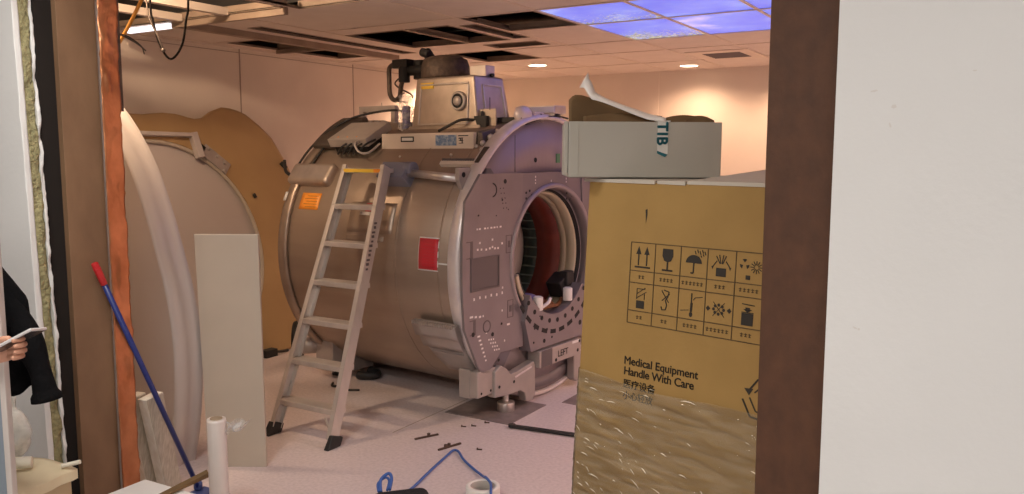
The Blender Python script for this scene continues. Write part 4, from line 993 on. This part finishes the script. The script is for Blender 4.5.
# no hooks
x = cc[1]
P_ = [(x - .006, r2 + .032), (x + .012, r2 + .028), (x + .008, r2 + .012), (x, r2 + .002), (x + .006, r2 - .012), (x + .002, r2 - .026), (x - .010, r2 - .028), (x - .014, r2 - .018)]
for a_, b_ in zip(P_, P_[1:]): fbar(*a_, *b_, .003)
fbar(x - .014, r2 + .030, x + .012, r2 - .004, .0025); fbar(x - .012, r2 + .0, x + .014, r2 + .022, .0025)
# temperature limits
x = cc[2]; fbar(x, r2 - .028, x, r2 + .034, .0035); fpoly([(x + .006 * math.cos(R(a)), r2 - .028 + .008 * math.sin(R(a))) for a in range(0, 360, 40)]); fbar(x, r2 - .02, x + .001, r2 + .006, .007)
fbar(x - .036, r2 - .020, x - .008, r2 - .016, .002); fbar(x + .006, r2 + .014, x + .012, r2 + .022, .002); fbar(x + .012, r2 + .022, x + .036, r2 + .026, .002)
# clamp / diamonds
x = cc[3]
for s_ in (-1, 1): fpoly([(x + s_ * .026, r2 - .002), (x + s_ * .034, r2 + .006), (x + s_ * .041, r2 - .002), (x + s_ * .034, r2 - .010)])
for a in range(0, 360, 45): fpoly([(x + .016 * math.cos(R(a)) + .005 * math.cos(R(q)), r2 - .002 + .013 * math.sin(R(a)) + .005 * math.sin(R(q))) for q in range(0, 360, 60)])
fbar(x - .018, r2 + .018, x + .018, r2 - .022, .0015); fbar(x - .018, r2 - .022, x + .018, r2 + .018, .0015)
# stacking limit
x = cc[4]; boxic(x, r2 - .018, .036, .034); boxic(x, r2 + .010, .014, .010); fpoly([(x - .014, r2 + .010), (x + .014, r2 + .010), (x, r2 + .001)])
fbar(x - .018, r2 + .024, x + .02, r2 + .022, .0025); fbar(x - .018, r2 + .001, x + .018, r2 + .001, .002)
# small tear mark near the top and recycling arrows at the right
fpoly([(.226, 1.432), (.233, 1.436), (.234, 1.418), (.230, 1.39), (.228, 1.418)])
q0 = (.652, .930)
for k in range(3):
    a = R(90 + 120 * k); ca, sa = math.cos(a), math.sin(a)
    def rr(px, pz): return (q0[0] + px * ca - pz * sa, q0[1] + px * sa + pz * ca)
    L_ = [rr(.058, -.030), rr(.058, .022), rr(.020, .050)]
    for a_, b_ in zip(L_, L_[1:]): fbar(*a_, *b_, .005)
    fpoly([rr(.028, .062), rr(.010, .046), rr(.030, .034)])
    L_ = [rr(.036, -.026), rr(.036, .014), rr(.020, .030)]
    for a_, b_ in zip(L_, L_[1:]): fbar(*a_, *b_, .004)
pr.build('handling_symbols', [M['print'], M['print_line']], ct, norm=False)
for body, sz, s_, z, nm in (('Medical Equipment', .0352, .178, .953, 'printed_text'), ('Handle With Care', .0352, .179, .920, 'printed_text'), ('医疗设备', .0300, .180, .881, 'printed_text'), ('小心轻放', .0280, .181, .846, 'printed_text')):
    text_obj(nm, body, sz, fp(s_, z), fu, fv, M['print'], ct, lift=.0012, spacing=.955 if body[0] == 'H' else .985, bold=.0005)
# stretch film round the lower two thirds, rope-like wrinkles
fm = MB()
ZT = .90
def filmpt(t, v):
    # t runs round three sides: left side, front, right side
    z = v * (ZT + .012 * math.sin(t * 9) + .008 * noise.noise(V((t * 8, 1, 2))))
    L_ = CDp; tot = L_ * 2 + CW; dd = t * tot
    sw = z + .28 * dd + .03 * noise.noise(V((dd * 5, z * 5, 1)))
    wr = .004 * abs(noise.noise(V((dd * 2.6, sw * 17, 4)))) + .0055 * abs(noise.noise(V((dd * 6, sw * 52, 8)))) + .003 * noise.noise(V((dd * 34, sw * 60, 2))) * max(0, noise.noise(V((dd * 4, z * 4, 6))) + .25) + .004
    base = SH * (z - CH)
    if dd < L_: return V((-wr, base + L_ - dd, z)), V((-1, 0, 0))
    if dd < L_ + CW: return V((dd - L_, base - wr, z)), V((0, -1, 0))
    return V((CW + wr, base + dd - L_ - CW, z)), V((1, 0, 0))
cols_ = []
NU, NVv = 240, 130
for j in range(NVv + 1): cols_.append([fm._v(filmpt(i / NU, j / NVv)[0]) for i in range(NU + 1)])
for j in range(NVv):
    for i in range(NU): fm._f((cols_[j][i], cols_[j][i + 1], cols_[j + 1][i + 1], cols_[j + 1][i]), True)
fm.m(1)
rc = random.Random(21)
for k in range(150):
    # painted glints on the film, thick near the left edge and low down
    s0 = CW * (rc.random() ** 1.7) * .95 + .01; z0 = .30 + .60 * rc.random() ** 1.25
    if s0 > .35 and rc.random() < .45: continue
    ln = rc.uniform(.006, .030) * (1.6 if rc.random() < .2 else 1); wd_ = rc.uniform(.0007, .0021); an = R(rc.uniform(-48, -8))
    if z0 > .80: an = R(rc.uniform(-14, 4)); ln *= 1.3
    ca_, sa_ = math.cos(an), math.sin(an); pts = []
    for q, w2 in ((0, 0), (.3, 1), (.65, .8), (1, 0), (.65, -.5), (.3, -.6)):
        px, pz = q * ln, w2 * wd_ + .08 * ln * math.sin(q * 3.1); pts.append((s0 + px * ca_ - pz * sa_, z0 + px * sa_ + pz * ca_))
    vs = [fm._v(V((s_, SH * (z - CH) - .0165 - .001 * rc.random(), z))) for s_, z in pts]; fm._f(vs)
fm.build('stretch_film', [M['film'], M['glint']], ct, norm=False)

# open white box on top of the carton
ca = R(31.2)
wb = thing('open_box', 'white cardboard box with open brown flaps on top of the carton', 'box', (-1.204, 2.331, 1.5275), ca)
wb.rotation_euler = (0, R(.35), ca)
BW, BD, BH = .482, .34, .176; th = .006
b = MB(); b.box((0, 0, 0), (BW, th, BH)); b.box((0, BD - th, 0), (BW, BD, BH)); b.box((0, th, 0), (th, BD - th, BH)); b.box((BW - th, th, 0), (BW, BD - th, BH)); b.box((0, 0, 0), (BW, BD, th)); b.build('box_shell', M['card_white'], wb, bevel=.003)
b = MB(); b.box((-.012, .004, .015), (-.002, .05, BH)); b.box((.028, -.0012, .005), (.031, 0, BH - .003)); b.build('corner_lap', M['card_white'], wb, bevel=.003)
def flap(a0, a1, base_y, prof, nm, m_):
    b = MB()
    def fn(u, v):
        x = a0 + (a1 - a0) * u; h = prof(u); return V((x, base_y + .03 * v + .012 * math.sin(u * 5), BH - .02 + (h + .02) * v)), V((0, -1, .1)).normalized()
    b.sheet(fn, 24, 6, .004); return b.build(nm, m_, wb)
flap(.008, .27, .11, lambda u: .092 * (1 - max(0, (u - .15)) ** 1.2 * 1.1) if u > .06 else .075 + u * .28, 'flap', M['card_in'])
flap(.05, .30, .03, lambda u: .018 + .012 * math.sin(u * 3), 'flap', M['card_in'])
flap(.27, .465, .10, lambda u: .006 + .022 * max(0, math.sin((u - .1) * 3.2)), 'flap', M['card_in'])
flap(.38, .472, .05, lambda u: .008 + .016 * math.sin(u * PI), 'flap', M['card_in'])
b = MB()
pts = [V((.050, .0, .310)), V((.064, .0, .290)), V((.080, .0, .258)), V((.115, .0, .243)), V((.19, .0, .214)), V((.25, .0, .192)), V((.304, .0, BH + .006))]
def strip(u, v):
    f = v * (len(pts) - 1); i = min(int(f), len(pts) - 2); p = pts[i].lerp(pts[i + 1], f - i)
    tw = v * 2.2; wd = (.030 - .13 * v) if v < .12 else (.0145 + .004 * math.sin(v * 9))
    q = V((math.cos(tw) * .5, .9 * math.sin(tw + .5), .55 * math.cos(tw))) * wd
    return p + V((0, .06 * (1 - v), 0)) + (q * .7 + V((.3, 0, .75)) * wd) * (u - .5) * 1.5, V((0, -1, .3)).normalized()
b.sheet(strip, 2, 40, .0012); b.build('torn_strip', M['paper'], wb)
b = MB(); b.box((.279, -.0016, .075), (.312, -.0002, BH + .004)); b.box((.274, -.001, BH + .001), (.319, .05, BH + .004)); b.build('tape', M['tape_clear'], wb)
text_obj('tape_lettering', 'TIB', .047, (.2785, -.0018, BH - .001), (0, 0, -1), (1, 0, 0), M['teal'], wb, lift=.0006, spacing=1.10, bold=.0019)
# torn last letter: only the first stroke of an A is left
b = MB(); b.prism([(.2785, .086), (.2785, .077), (.304, .066), (.3125, .074), (.294, .080)], (0, -.0018, 0), (1, 0, 0), (0, 0, 1), (0, -.0006, 0)); b.build('torn_letter', M['teal'], wb)

# ================================================================== FLOOR CLUTTER
# squeegee / mop with blue pole
mp_ = thing('mop', 'blue pole mop with red tip leaning against the left jamb', 'mop', (-3.19, 2.43, 0))
o3 = V((-3.19, 2.43, 0)); top = V((-3.142, 1.945, 1.165)) - o3; bot = V((-3.195, 2.43, .035)) - o3; dm = (top - bot).normalized()
MB().cyl(bot, top - dm * .085, .0115).build('pole', M['blue_rod'], mp_)
b = MB(); b.cyl(top - dm * .10, top, .0140); b.cyl(top - dm * .03, top - dm * .022, .0152); b.build('grip', M['red_rod'], mp_, bevel=.003)
b = MB(); b.box((-.03, -.05, .004), (.18, .05, .03)); b.cyl((-.01, 0, .03), (-.01, 0, .07), .02); b.build('head', M['mop_blue'], mp_, bevel=.008)
# two planks
for k, (x, y, lab) in enumerate(((-3.412, 2.343, 'pale wooden plank nearer the copper jamb, of the two leaning planks'), (-3.358, 2.398, 'pale wooden plank nearer the blue mop, of the two leaning planks'))):
    t = thing('plank', lab, 'plank', (x, y, 0), R(10), 'planks leaning behind the left jamb')
    dxp, dyp = .10 + .004 * k, -.19 - .01 * k
    b = MB(); b.hexa([(-.024, -.05, 0), (.024, -.05, 0), (.024, .05, 0), (-.024, .05, 0), (-.024 + dxp, -.05 + dyp, .53), (.024 + dxp, -.05 + dyp, .53), (.024 + dxp, .05 + dyp, .53 + .012), (-.024 + dxp, .05 + dyp, .53 + .012)]); b.build('timber', M['plank'], t, bevel=.002)
    b = MB(); b.hexa([(.0245, -.048, .004), (.0255, -.048, .004), (.0255, .048, .004), (.0245, .048, .004), (.0245 + dxp, -.048 + dyp, .528), (.0255 + dxp, -.048 + dyp, .528), (.0255 + dxp, .048 + dyp, .535), (.0245 + dxp, .048 + dyp, .535)]); b.build('grain_side', M['plank_end'], t)
# film roll standing on end
rl_ = thing('film_roll', 'white roll of stretch film standing upright on the floor', 'roll', (-2.92, 2.325, 0))
MB().lathe([(.026, .0), (.041, .0), (.0415, .02), (.041, .44), (.040, .452), (.026, .452)], n=40, closed=True).build('film', M['roll'], rl_)
MB().lathe([(.022, -.0), (.026, -.0), (.026, .456), (.022, .456)], n=32, closed=True).build('core', M['core'], rl_)
b = MB()
def tail(u, v):
    p = V((.036, .02, .44)).lerp(V((.125, .075, .445)), u); p.z -= v * (.05 * (1 - u) + .012) + .012 * math.sin(u * 9 + v * 3); p.y += .012 * math.sin(u * 11 + v * 7)
    return p, V((.4, -.8, .1)).normalized()
b.sheet(tail, 14, 8, .0006); b.build('loose_film', M['clear'], rl_)
# low white box at the bottom edge and cardboard strip
fb = thing('flat_box', 'white lidded box standing in the doorway at the bottom left', 'box', (-2.915, 1.965, 0), R(2))
b = MB(); b.box((0, -.24, 0), (.46, 0, .285)); b.build('base', M['card_white'], fb, bevel=.004)
b = MB(); b.box((-.008, -.25, .255), (.468, .008, .300)); b.build('lid', M['white'], fb, bevel=.005)
b = MB(); b.hexa([(-2.73, 1.86, .3015), (-2.69, 1.86, .3015), (-2.685, 2.09, .315), (-2.70, 2.095, .315), (-2.73, 1.86, .305), (-2.69, 1.86, .305), (-2.685, 2.09, .335), (-2.70, 2.095, .345)])
tag(b.build('cardboard_strip', M['card_in'], bevel=.002), 'brown torn cardboard strip sticking out from the white lidded box', 'cardboard')
# tape roll
tr_ = thing('tape_roll', 'white tape roll lying on the floor with blue marks', 'tape', (-2.03, 3.09, 0))
MB().lathe([(.058, 0), (.078, 0), (.080, .006), (.080, .064), (.078, .07), (.058, .07)], n=48, closed=True).build('tape', M['tape_roll'], tr_)
MB().lathe([(.050, .002), (.058, .002), (.058, .068), (.050, .068)], n=40, closed=True).build('core', M['tape_core'], tr_)
MB().lathe([(.0805, .018), (.0812, .018), (.0812, .040), (.0805, .040)], n=12, a0=R(200), a1=R(262), caps=False).build('blue_mark', M['blue_cable'], tr_)
# black bag with blue strap
bg = thing('tool_bag', 'black fabric bag at the bottom edge with a blue strap', 'bag', (-2.24, 2.74, 0), R(31))
b = MB()
def bagp(u, v):
    return None
b.hexa([(-.16, -.14, 0), (.16, -.14, 0), (.15, .10, 0), (-.15, .10, 0), (-.12, -.12, .105), (.13, -.12, .125), (.11, .06, .125), (-.12, .05, .10)]); b.build('body', M['bag'], bg, bevel=.03, seg=4)
b = MB(); b.tube([(-.09, .04, .10), (-.10, .10, .13), (-.07, .13, .15), (-.05, .10, .14), (-.05, .03, .115)], .008, n=6); b.tube([(-.10, .04, .10), (-.11, .09, .12), (-.08, .12, .135), (-.06, .09, .13), (-.06, .03, .112)], .006, n=6); b.build('strap', M['blue_cable'], bg)
b = MB(); b.tube([(-2.37, 2.93, .012), (-2.385, 3.03, .01), (-2.44, 3.23, .008), (-2.49, 3.44, .008), (-2.505, 3.52, .01), (-2.47, 3.52, .012), (-2.38, 3.44, .01), (-2.26, 3.36, .008), (-2.15, 3.28, .02), (-2.09, 3.20, .055), (-2.06, 3.16, .078), (-2.0, 3.11, .078), (-1.96, 3.05, .074), (-1.93, 3.0, .04), (-1.9, 2.95, .008)], .0065)
tag(b.build('blue_cord', M['blue_cable']), 'thin blue cord bent to a peak on the floor, crossing the tape roll', 'cord')
# loose metal bits on the floor
def bit(nm, a, b_, extra, lab):
    b = MB(); a, b_ = V(a), V(b_); b.bar(a + V((0, 0, .006)), b_ + V((0, 0, .006)), .012, .010)
    for q in extra: b.cyl(V(q) + V((0, 0, .004)), V(q) + V((0, 0, .022)), .010, n=8)
    tag(b.build(nm, M['screw'], bevel=.002), lab, 'fixing', 'metal fixings lying on the floor')
bit('metal_strip', (-2.80, 3.565, 0), (-2.735, 3.70, 0), [(-2.765, 3.65, 0)], 'thin rusty metal strip on the floor, the one nearer the ladder')
bit('metal_strip', (-2.585, 3.495, 0), (-2.54, 3.645, 0), [(-2.57, 3.575, 0), (-2.575, 3.55, 0)], 'short rusty metal strip on the floor above the blue cord peak')
for k, (x, y, lab) in enumerate(((-2.70, 3.89, 'tiny dark screw on the floor, left of the scanner foot, nearest the metal strips'), (-2.655, 3.93, 'tiny dark screw on the floor, middle one left of the scanner foot'), (-2.62, 4.02, 'tiny dark screw on the floor, closest to the scanner foot'), (-2.41, 3.62, 'tiny dark screw alone on the floor right of the blue cord peak'))):
    b = MB(); b.cyl((x, y, .004), (x + .022, y + .008, .004), .004, n=8); b.cyl((x, y, .006), (x - .005, y - .002, .006), .007, n=8); tag(b.build('screw', M['screw']), lab, 'screw', 'screws lying on the floor')
b = MB(); b.bar((-2.44, 4.028, .012), (-1.75, 4.125, .012), .035, .014); b.cyl((-2.44, 4.028, .005), (-2.44, 4.028, .024), .022, n=16)
tag(b.build('flat_bar', M['black'], bevel=.003), 'flat black bar lying on the floor left of the carton', 'bar')
b = MB(); b.box((-2.95, 4.06, .0), (-2.48, 4.52, .004)); tag(b.build('floor_plate', M['plate_grey']), 'dark steel plate on the floor under the front scanner foot', 'plate')
b = MB(); b.box((-2.42, 4.62, .0), (-1.95, 5.10, .003)); b.box((-2.3, 4.75, .003), (-2.05, 4.79, .012)); tag(b.build('floor_plate', M['plate_grey']), 'dark marked steel plate on the floor right of the scanner foot', 'plate')
# black hose stub and plug beside the tan cover
b = MB(); b.box((-5.03, 4.44, 0), (-4.95, 4.56, .06)); b.tube([(-4.99, 4.55, .03), (-4.97, 4.62, .02), (-4.96, 4.68, .02)], .012); tag(b.build('floor_plug', M['black'], bevel=.006), 'black plug on the floor in front of the tan cover', 'plug')
b = MB(); b.lathe([(.09, -.035), (.145, -.032), (.155, 0), (.145, .032), (.09, .035)], a=(-4.72, 4.56, .155), d=(.80, .60, 0), n=36, closed=True); tag(b.build('rubber_wheel', M['black']), 'black rubber wheel standing behind the ladder at the rear of the scanner', 'wheel')
b = MB(); b.tube([(-3.93, 4.36, .032), (-3.86, 4.38, .032), (-3.82, 4.43, .032), (-3.86, 4.48, .032), (-3.93, 4.48, .032)], .03); tag(b.build('black_hose', M['black']), 'thick black hose end under the scanner behind the ladder', 'hose')
b = MB(); b.tube([(-4.0, 4.18, .008), (-3.95, 4.12, .008), (-3.88, 4.15, .008), (-3.80, 4.10, .008), (-3.72, 4.14, .008)], .008); tag(b.build('short_cable', M['black']), 'short dark cable on the floor between the ladder rails', 'cable')

# ================================================================== LEFT FOREGROUND
# grey post
ps = thing('steel_post', 'grey steel post with pale trim at the left edge of the picture', 'post', (-2.578, 1.302, 0), ca)
b = MB(); b.box((-.09, -.012, 0), (-.022, .012, 2.0)); b.box((-.12, -.03, 0), (.02, .03, .012)); b.build('upright', M['post'], ps, bevel=.003)
b = MB(); b.box((-.022, -.014, 0.012), (-.004, .014, 2.0)); b.build('edge_trim', M['post_trim'], ps, bevel=.003)
# jacket hanging on the post
jk = thing('jacket', 'black jacket hanging behind the grey post, one sleeve hanging loose', 'jacket', (-2.72, 1.385, .80), ca)
b = MB()
def jbody(u, v):
    a = u * 2 * PI; z = v * .41
    wd = .105 + .025 * (1 - v) if v < .75 else .105 * (1 - (v - .75) * 3.2)
    rx, ry = max(wd, .02), .045 + .02 * (1 - v)
    f = 1 + .10 * math.sin(a * 5 + v * 4) * (1 - v * .5) + .06 * noise.noise(V((math.cos(a) * 2, math.sin(a) * 2, z * 7)))
    hem = .02 * math.sin(a * 2 + .6) * (1 - v)
    return V((-.06 + rx * math.cos(a) * f, .02 + ry * math.sin(a) * f, .055 + z * .95 + hem))
NU, NV2 = 40, 20
grid_ = [[b._v(jbody(i / NU, j / NV2)) for i in range(NU)] for j in range(NV2 + 1)]
for j in range(NV2):
    for i in range(NU): b._f((grid_[j][i], grid_[j][(i + 1) % NU], grid_[j + 1][(i + 1) % NU], grid_[j + 1][i]), True)
b._f(grid_[0][::-1]); b._f(grid_[-1]); b.build('body', M['jacket'], jk)
b = MB(); b.tube([(-.12, .02, .42), (-.05, .0, .365), (.02, -.01, .29), (.068, -.012, .20), (.098, -.012, .11), (.114, -.012, .015)], lambda t: (.055 + .014 * math.sin(t * 14) * t * .5 - .022 * t + (.006 if t > .93 else 0)) * (1 if t > .05 else .8), n=18, sub=8); b.build('sleeve', M['jacket'], jk)
b = MB(); b.tube([(-.07, .02, .42), (-.075, .0, .47), (-.075, -.02, .50), (-.07, -.04, .50)], .006); b.build('hanging_loop', M['jacket'], jk)

# padded cream crate in the corner with strip, bag
cr = thing('crate', 'cream padded crate in the bottom left corner', 'crate', (-2.96, 1.44, 0), R(12))
b = MB(); b.box((-.22, -.24, 0), (.14, .17, .44)); b.build('body', M['shelf'], cr, bevel=.004)
b = MB()
def pad(u, v):
    x = -.235 + .385 * u; y = -.255 + .44 * v
    z = .462 + .012 * noise.noise(V((x * 9, y * 9, 0))) - .012 * (u > .9) * (u - .9) * 10
    return V((x + .012 * noise.noise(V((1, y * 14, 3))), y, z)), V((0, 0, 1))
b.sheet(pad, 20, 20, .035); b.build('foam_top', M['cream_foam'], cr)
b = MB(); b.tube([(-.22, -.03, .507), (-.12, .0, .512), (-.03, .035, .515), (.05, .09, .512)], lambda t: .026 - .006 * t, n=10)
tag(b.build('foam_strip', M['cream_pale']), 'pale rolled foam strip lying on the cream crate', 'foam'); b = bpy.data.objects['foam_strip']; b.location = (-2.96, 1.44, 0); b.rotation_euler = (0, 0, R(12))
b = MB(); b.tube([(.12, .15, .484), (.15, .17, .49), (.175, .18, .496)], .008); b.build('torn_corner', M['cream_pale'], cr)
pbm = MB()
def pbag(u, v):
    a = u * 2 * PI; r = (.012 + .075 * math.sin(min(1, v * 1.15) * PI) ** .8) if v < .8 else .022 * (1 + .3 * math.sin(a * 3))
    if v > .8: r *= 1.0
    f = 1 + .22 * noise.noise(V((math.cos(a) * 2, math.sin(a) * 2, v * 5)))
    return V((r * math.cos(a) * f, .6 * r * math.sin(a) * f, .245 * v))
grid_ = [[pbm._v(pbag(i / 28, j / 20)) for i in range(28)] for j in range(21)]
for j in range(20):
    for i in range(28): pbm._f((grid_[j][i], grid_[j][(i + 1) % 28], grid_[j + 1][(i + 1) % 28], grid_[j + 1][i]), True)
pbm._f(grid_[0][::-1]); pbm._f(grid_[-1])
pb_ = tag(pbm.build('plastic_bag', M['bag_clear']), 'crumpled white plastic bag tied at the neck standing on the cream crate', 'bag'); pb_.location = (-3.09, 1.56, .482)
b = MB(); b.bar((-.045, -.05, .02), (.06, -.03, .035), .03, .02); b.ball((-.03, -.03, .06), .025, (1, .7, 1.3), 6)
tag(b.build('brown_offcut', M['card_in'], bevel=.003), 'brown offcut lying against the white plastic bag', 'offcut'); bpy.data.objects['brown_offcut'].location = (-3.045, 1.525, .482)
# ---- person outside the picture's left edge, right hand holding a phone
def skin_mesh(name, verts, edges, radii, root, mats, parent, levels=2):
    me = bpy.data.meshes.new(name + '_src'); me.from_pydata([tuple(v) for v in verts], edges, []); me.update()
    o = bpy.data.objects.new(name + '_src', me); C.objects.link(o)
    sk = o.modifiers.new('skin', 'SKIN'); sk.use_smooth_shade = True
    for i, r in enumerate(radii):
        v = me.skin_vertices[0].data[i]; v.radius = r if isinstance(r, tuple) else (r, r); v.use_root = (i in root)
    su = o.modifiers.new('sub', 'SUBSURF'); su.levels = levels; su.render_levels = levels
    dg = bpy.context.evaluated_depsgraph_get(); dg.update()
    m2 = bpy.data.meshes.new_from_object(o.evaluated_get(dg)); m2.name = name
    bpy.data.objects.remove(o); bpy.data.meshes.remove(me)
    m2.materials.clear()
    for m_ in (mats if isinstance(mats, list) else [mats]): m2.materials.append(m_)
    for p in m2.polygons: p.use_smooth = True
    o2 = bpy.data.objects.new(name, m2); C.objects.link(o2)
    if parent is not None: o2.parent = parent
    return o2
pe = thing('person', 'person at the left edge, bare hand reaching in with a phone', 'person', (-2.708, .869, 0), ca)
# local: x = to the picture's right, y = away from the camera
Vv, Ee, Rr = [], [], []
def add(p, r, link=None):
    Vv.append(V(p)); Rr.append(r); i = len(Vv) - 1
    if link is not None: Ee.append((link, i))
    return i
pel = add((0, 0, .95), (.11, .085)); sp = add((0, 0, 1.12), (.095, .075), pel); ch = add((.005, 0, 1.30), (.10, .08), sp); nk0 = add((.01, 0, 1.42), (.055, .052), ch); nk = add((.02, 0, 1.50), .048, nk0)
hd = add((.055, 0, 1.565), (.060, .066), nk); hd2 = add((.052, 0, 1.65), (.082, .096), hd); hd3 = add((.04, 0, 1.725), (.072, .082), hd2)
for s_ in (-1, 1):
    hp = add((0, s_ * .10, .88), .088, pel); kn = add((.02, s_ * .11, .48), .058, hp); an = add((-.01, s_ * .11, .09), .040, kn); toe = add((.13, s_ * .12, .04), .034, an)
# near arm hangs, far arm raised with the phone; both shoulders from the chest
shn = add((.0, -.18, 1.37), .045, ch); eln = add((-.02, -.25, 1.09), .045, shn); wrn = add((.08, -.22, .86), .030, eln); hnn = add((.10, -.21, .77), (.036, .018), wrn)
shf = add((.0, .18, 1.37), .045, ch); elf = add((.10, .25, 1.10), .045, shf)
# wrist and palm placed so the hand enters the frame
wr = add((.36, .17, 1.022), .029, elf); pm0 = add((.405, .165, 1.034), (.030, .020), wr); pm1 = add((.445, .165, 1.050), (.036, .018), pm0)
skin_o = skin_mesh('body', Vv, Ee, Rr, [pel], M['skin'], pe)
# fingers, each its own chain rooted in the palm, then joined into the one body mesh
fing = []
for k, (oz, L_, bend) in enumerate(((.024, 1.0, 0), (.008, 1.06, 1), (-.009, 1.0, 2), (-.025, .82, 3))):
    b0 = V((.425, .160, 1.046 + oz * .8)); b1 = V((.462 + .002 * (1.5 - abs(k - 1.5)), .150, 1.056 + oz)); b2 = b1 + V((.028 * L_, -.016, .006)); b3 = b2 + V((.008 * L_, -.026, .002)); b4 = b3 + V((-.016 * L_, -.018, -.001))
    fing.append(([b0, b1, b2, b3, b4], [.010, .0098, .0090, .0082, .0070]))
fing.append(([V((.405, .150, 1.048)), V((.420, .128, 1.072)), V((.446, .112, 1.088)), V((.472, .106, 1.092))], [.013, .0115, .0098, .0080]))
fv_, fe_, fr_, fr0 = [], [], [], []
for P_, r_ in fing:
    i0 = len(fv_); fr0.append(i0)
    for k, (p, r) in enumerate(zip(P_, r_)):
        fv_.append(p); fr_.append(r)
        if k: fe_.append((i0 + k - 1, i0 + k))
fo = skin_mesh('fingers_tmp', fv_, fe_, fr_, fr0, M['skin'], None)
bm2 = bmesh.new(); bm2.from_mesh(skin_o.data); bm2.from_mesh(fo.data)
# face: nose, brow ridge, ears, chin shaped on the same mesh
for (c_, r, sc) in (((.128, 0, 1.632), .015, (1.1, .75, 1.6)), ((.05, .083, 1.64), .022, (.8, .35, 1.3)), ((.05, -.083, 1.64), .022, (.8, .35, 1.3)), ((.100, 0, 1.557), .026, (.7, 1, .7))):
    t_ = MB(); t_.ball(c_, r, sc, 8); tm = bpy.data.meshes.new('t'); t_.bm.to_mesh(tm); t_.bm.free(); bm2.from_mesh(tm); bpy.data.meshes.remove(tm)
bm2.to_mesh(skin_o.data); bm2.free(); bpy.data.objects.remove(fo)
for p in skin_o.data.polygons: p.use_smooth = True
b = MB()
for s_ in (-1, 1): b.ball((.114, s_ * .03, 1.657), .010, (.6, 1, .7), 6)
b.build('eyes', M['phone_dk'], pe)
b = MB(); b.ball((.116, 0, 1.592), .02, (.4, 1.1, .3), 6); b.build('mouth', mat('lips', (.45, .16, .13), .5), pe)
b = MB(); b.ball((.022, 0, 1.705), .108, (.98, .92, .86), 14); b.build('hair', M['hair'], pe)
sv = [(0, 0, .80), (0, 0, 1.12), (.005, 0, 1.30), (.01, 0, 1.43), (.0, -.18, 1.37), (-.02, -.25, 1.10), (.0, .18, 1.37), (.06, .22, 1.20)]
skin_mesh('shirt', sv, [(0, 1), (1, 2), (2, 3), (2, 4), (4, 5), (2, 6), (6, 7)], [(.175, .145), (.165, .135), (.180, .145), (.085, .085), .085, .07, .085, .07], [0], M['jacket'], pe)
tv = [(0, 0, .95), (0, -.10, .88), (.02, -.11, .48), (-.01, -.11, .12), (0, .10, .88), (.02, .11, .48), (-.01, .11, .12)]
skin_mesh('trousers', tv, [(0, 1), (1, 2), (2, 3), (0, 4), (4, 5), (5, 6)], [(.13, .105), .098, .072, .060, .098, .072, .060], [0], M['trousers'], pe)
for s_ in (-1, 1):
    b = MB(); b.hexa([(-.07, s_ * .12 - .05, 0), (.19, s_ * .12 - .045, 0), (.19, s_ * .12 + .045, 0), (-.07, s_ * .12 + .05, 0), (-.05, s_ * .12 - .04, .10), (.15, s_ * .12 - .035, .05), (.15, s_ * .12 + .035, .05), (-.05, s_ * .12 + .04, .10)]); b.build('shoe', M['shoe'], pe, bevel=.02, seg=3)
# phone held between thumb and fingers
phn = thing('phone', 'silver phone held in the hand at the left edge', 'phone', (-2.708, .869, 0), ca)
b = MB(); X = Matrix.Translation((.476, .128, 1.082)) @ Matrix.Rotation(R(-27), 4, 'Y') @ Matrix.Rotation(R(80), 4, 'X')
b.box((-.072, -.0045, -.036), (.072, .0045, .036), X); b.build('case', M['phone'], phn, bevel=.004)
b = MB(); b.box((-.067, -.0052, -.032), (.067, -.0046, .032), X); b.build('screen', M['phone_dk'], phn)
b = MB(); b.box((.040, .0046, .006), (.064, .0066, .030), X); b.build('camera_lens', M['phone_dk'], phn, bevel=.002)

# ================================================================== CAMERA, WORLD, VIEW
cam = bpy.data.cameras.new('camera'); co = bpy.data.objects.new('camera', cam); C.objects.link(co)
cam.sensor_fit = 'HORIZONTAL'; cam.sensor_width = 36; cam.lens = 825 / 1024 * 36; cam.clip_start = .05
co.location = (0, 0, 1.6); co.rotation_euler = (R(90 - 6.4), 0, ca)
sc = bpy.context.scene; sc.camera = co
wd = bpy.data.worlds.new('world'); sc.world = wd; wd.use_nodes = True
wd.node_tree.nodes['Background'].inputs[0].default_value = (.9, .85, .8, 1); wd.node_tree.nodes['Background'].inputs[1].default_value = .02
sc.view_settings.view_transform = 'Standard'; sc.view_settings.look = 'None'; sc.view_settings.exposure = 0.; sc.view_settings.gamma = 1; sc.view_settings.use_curve_mapping = False
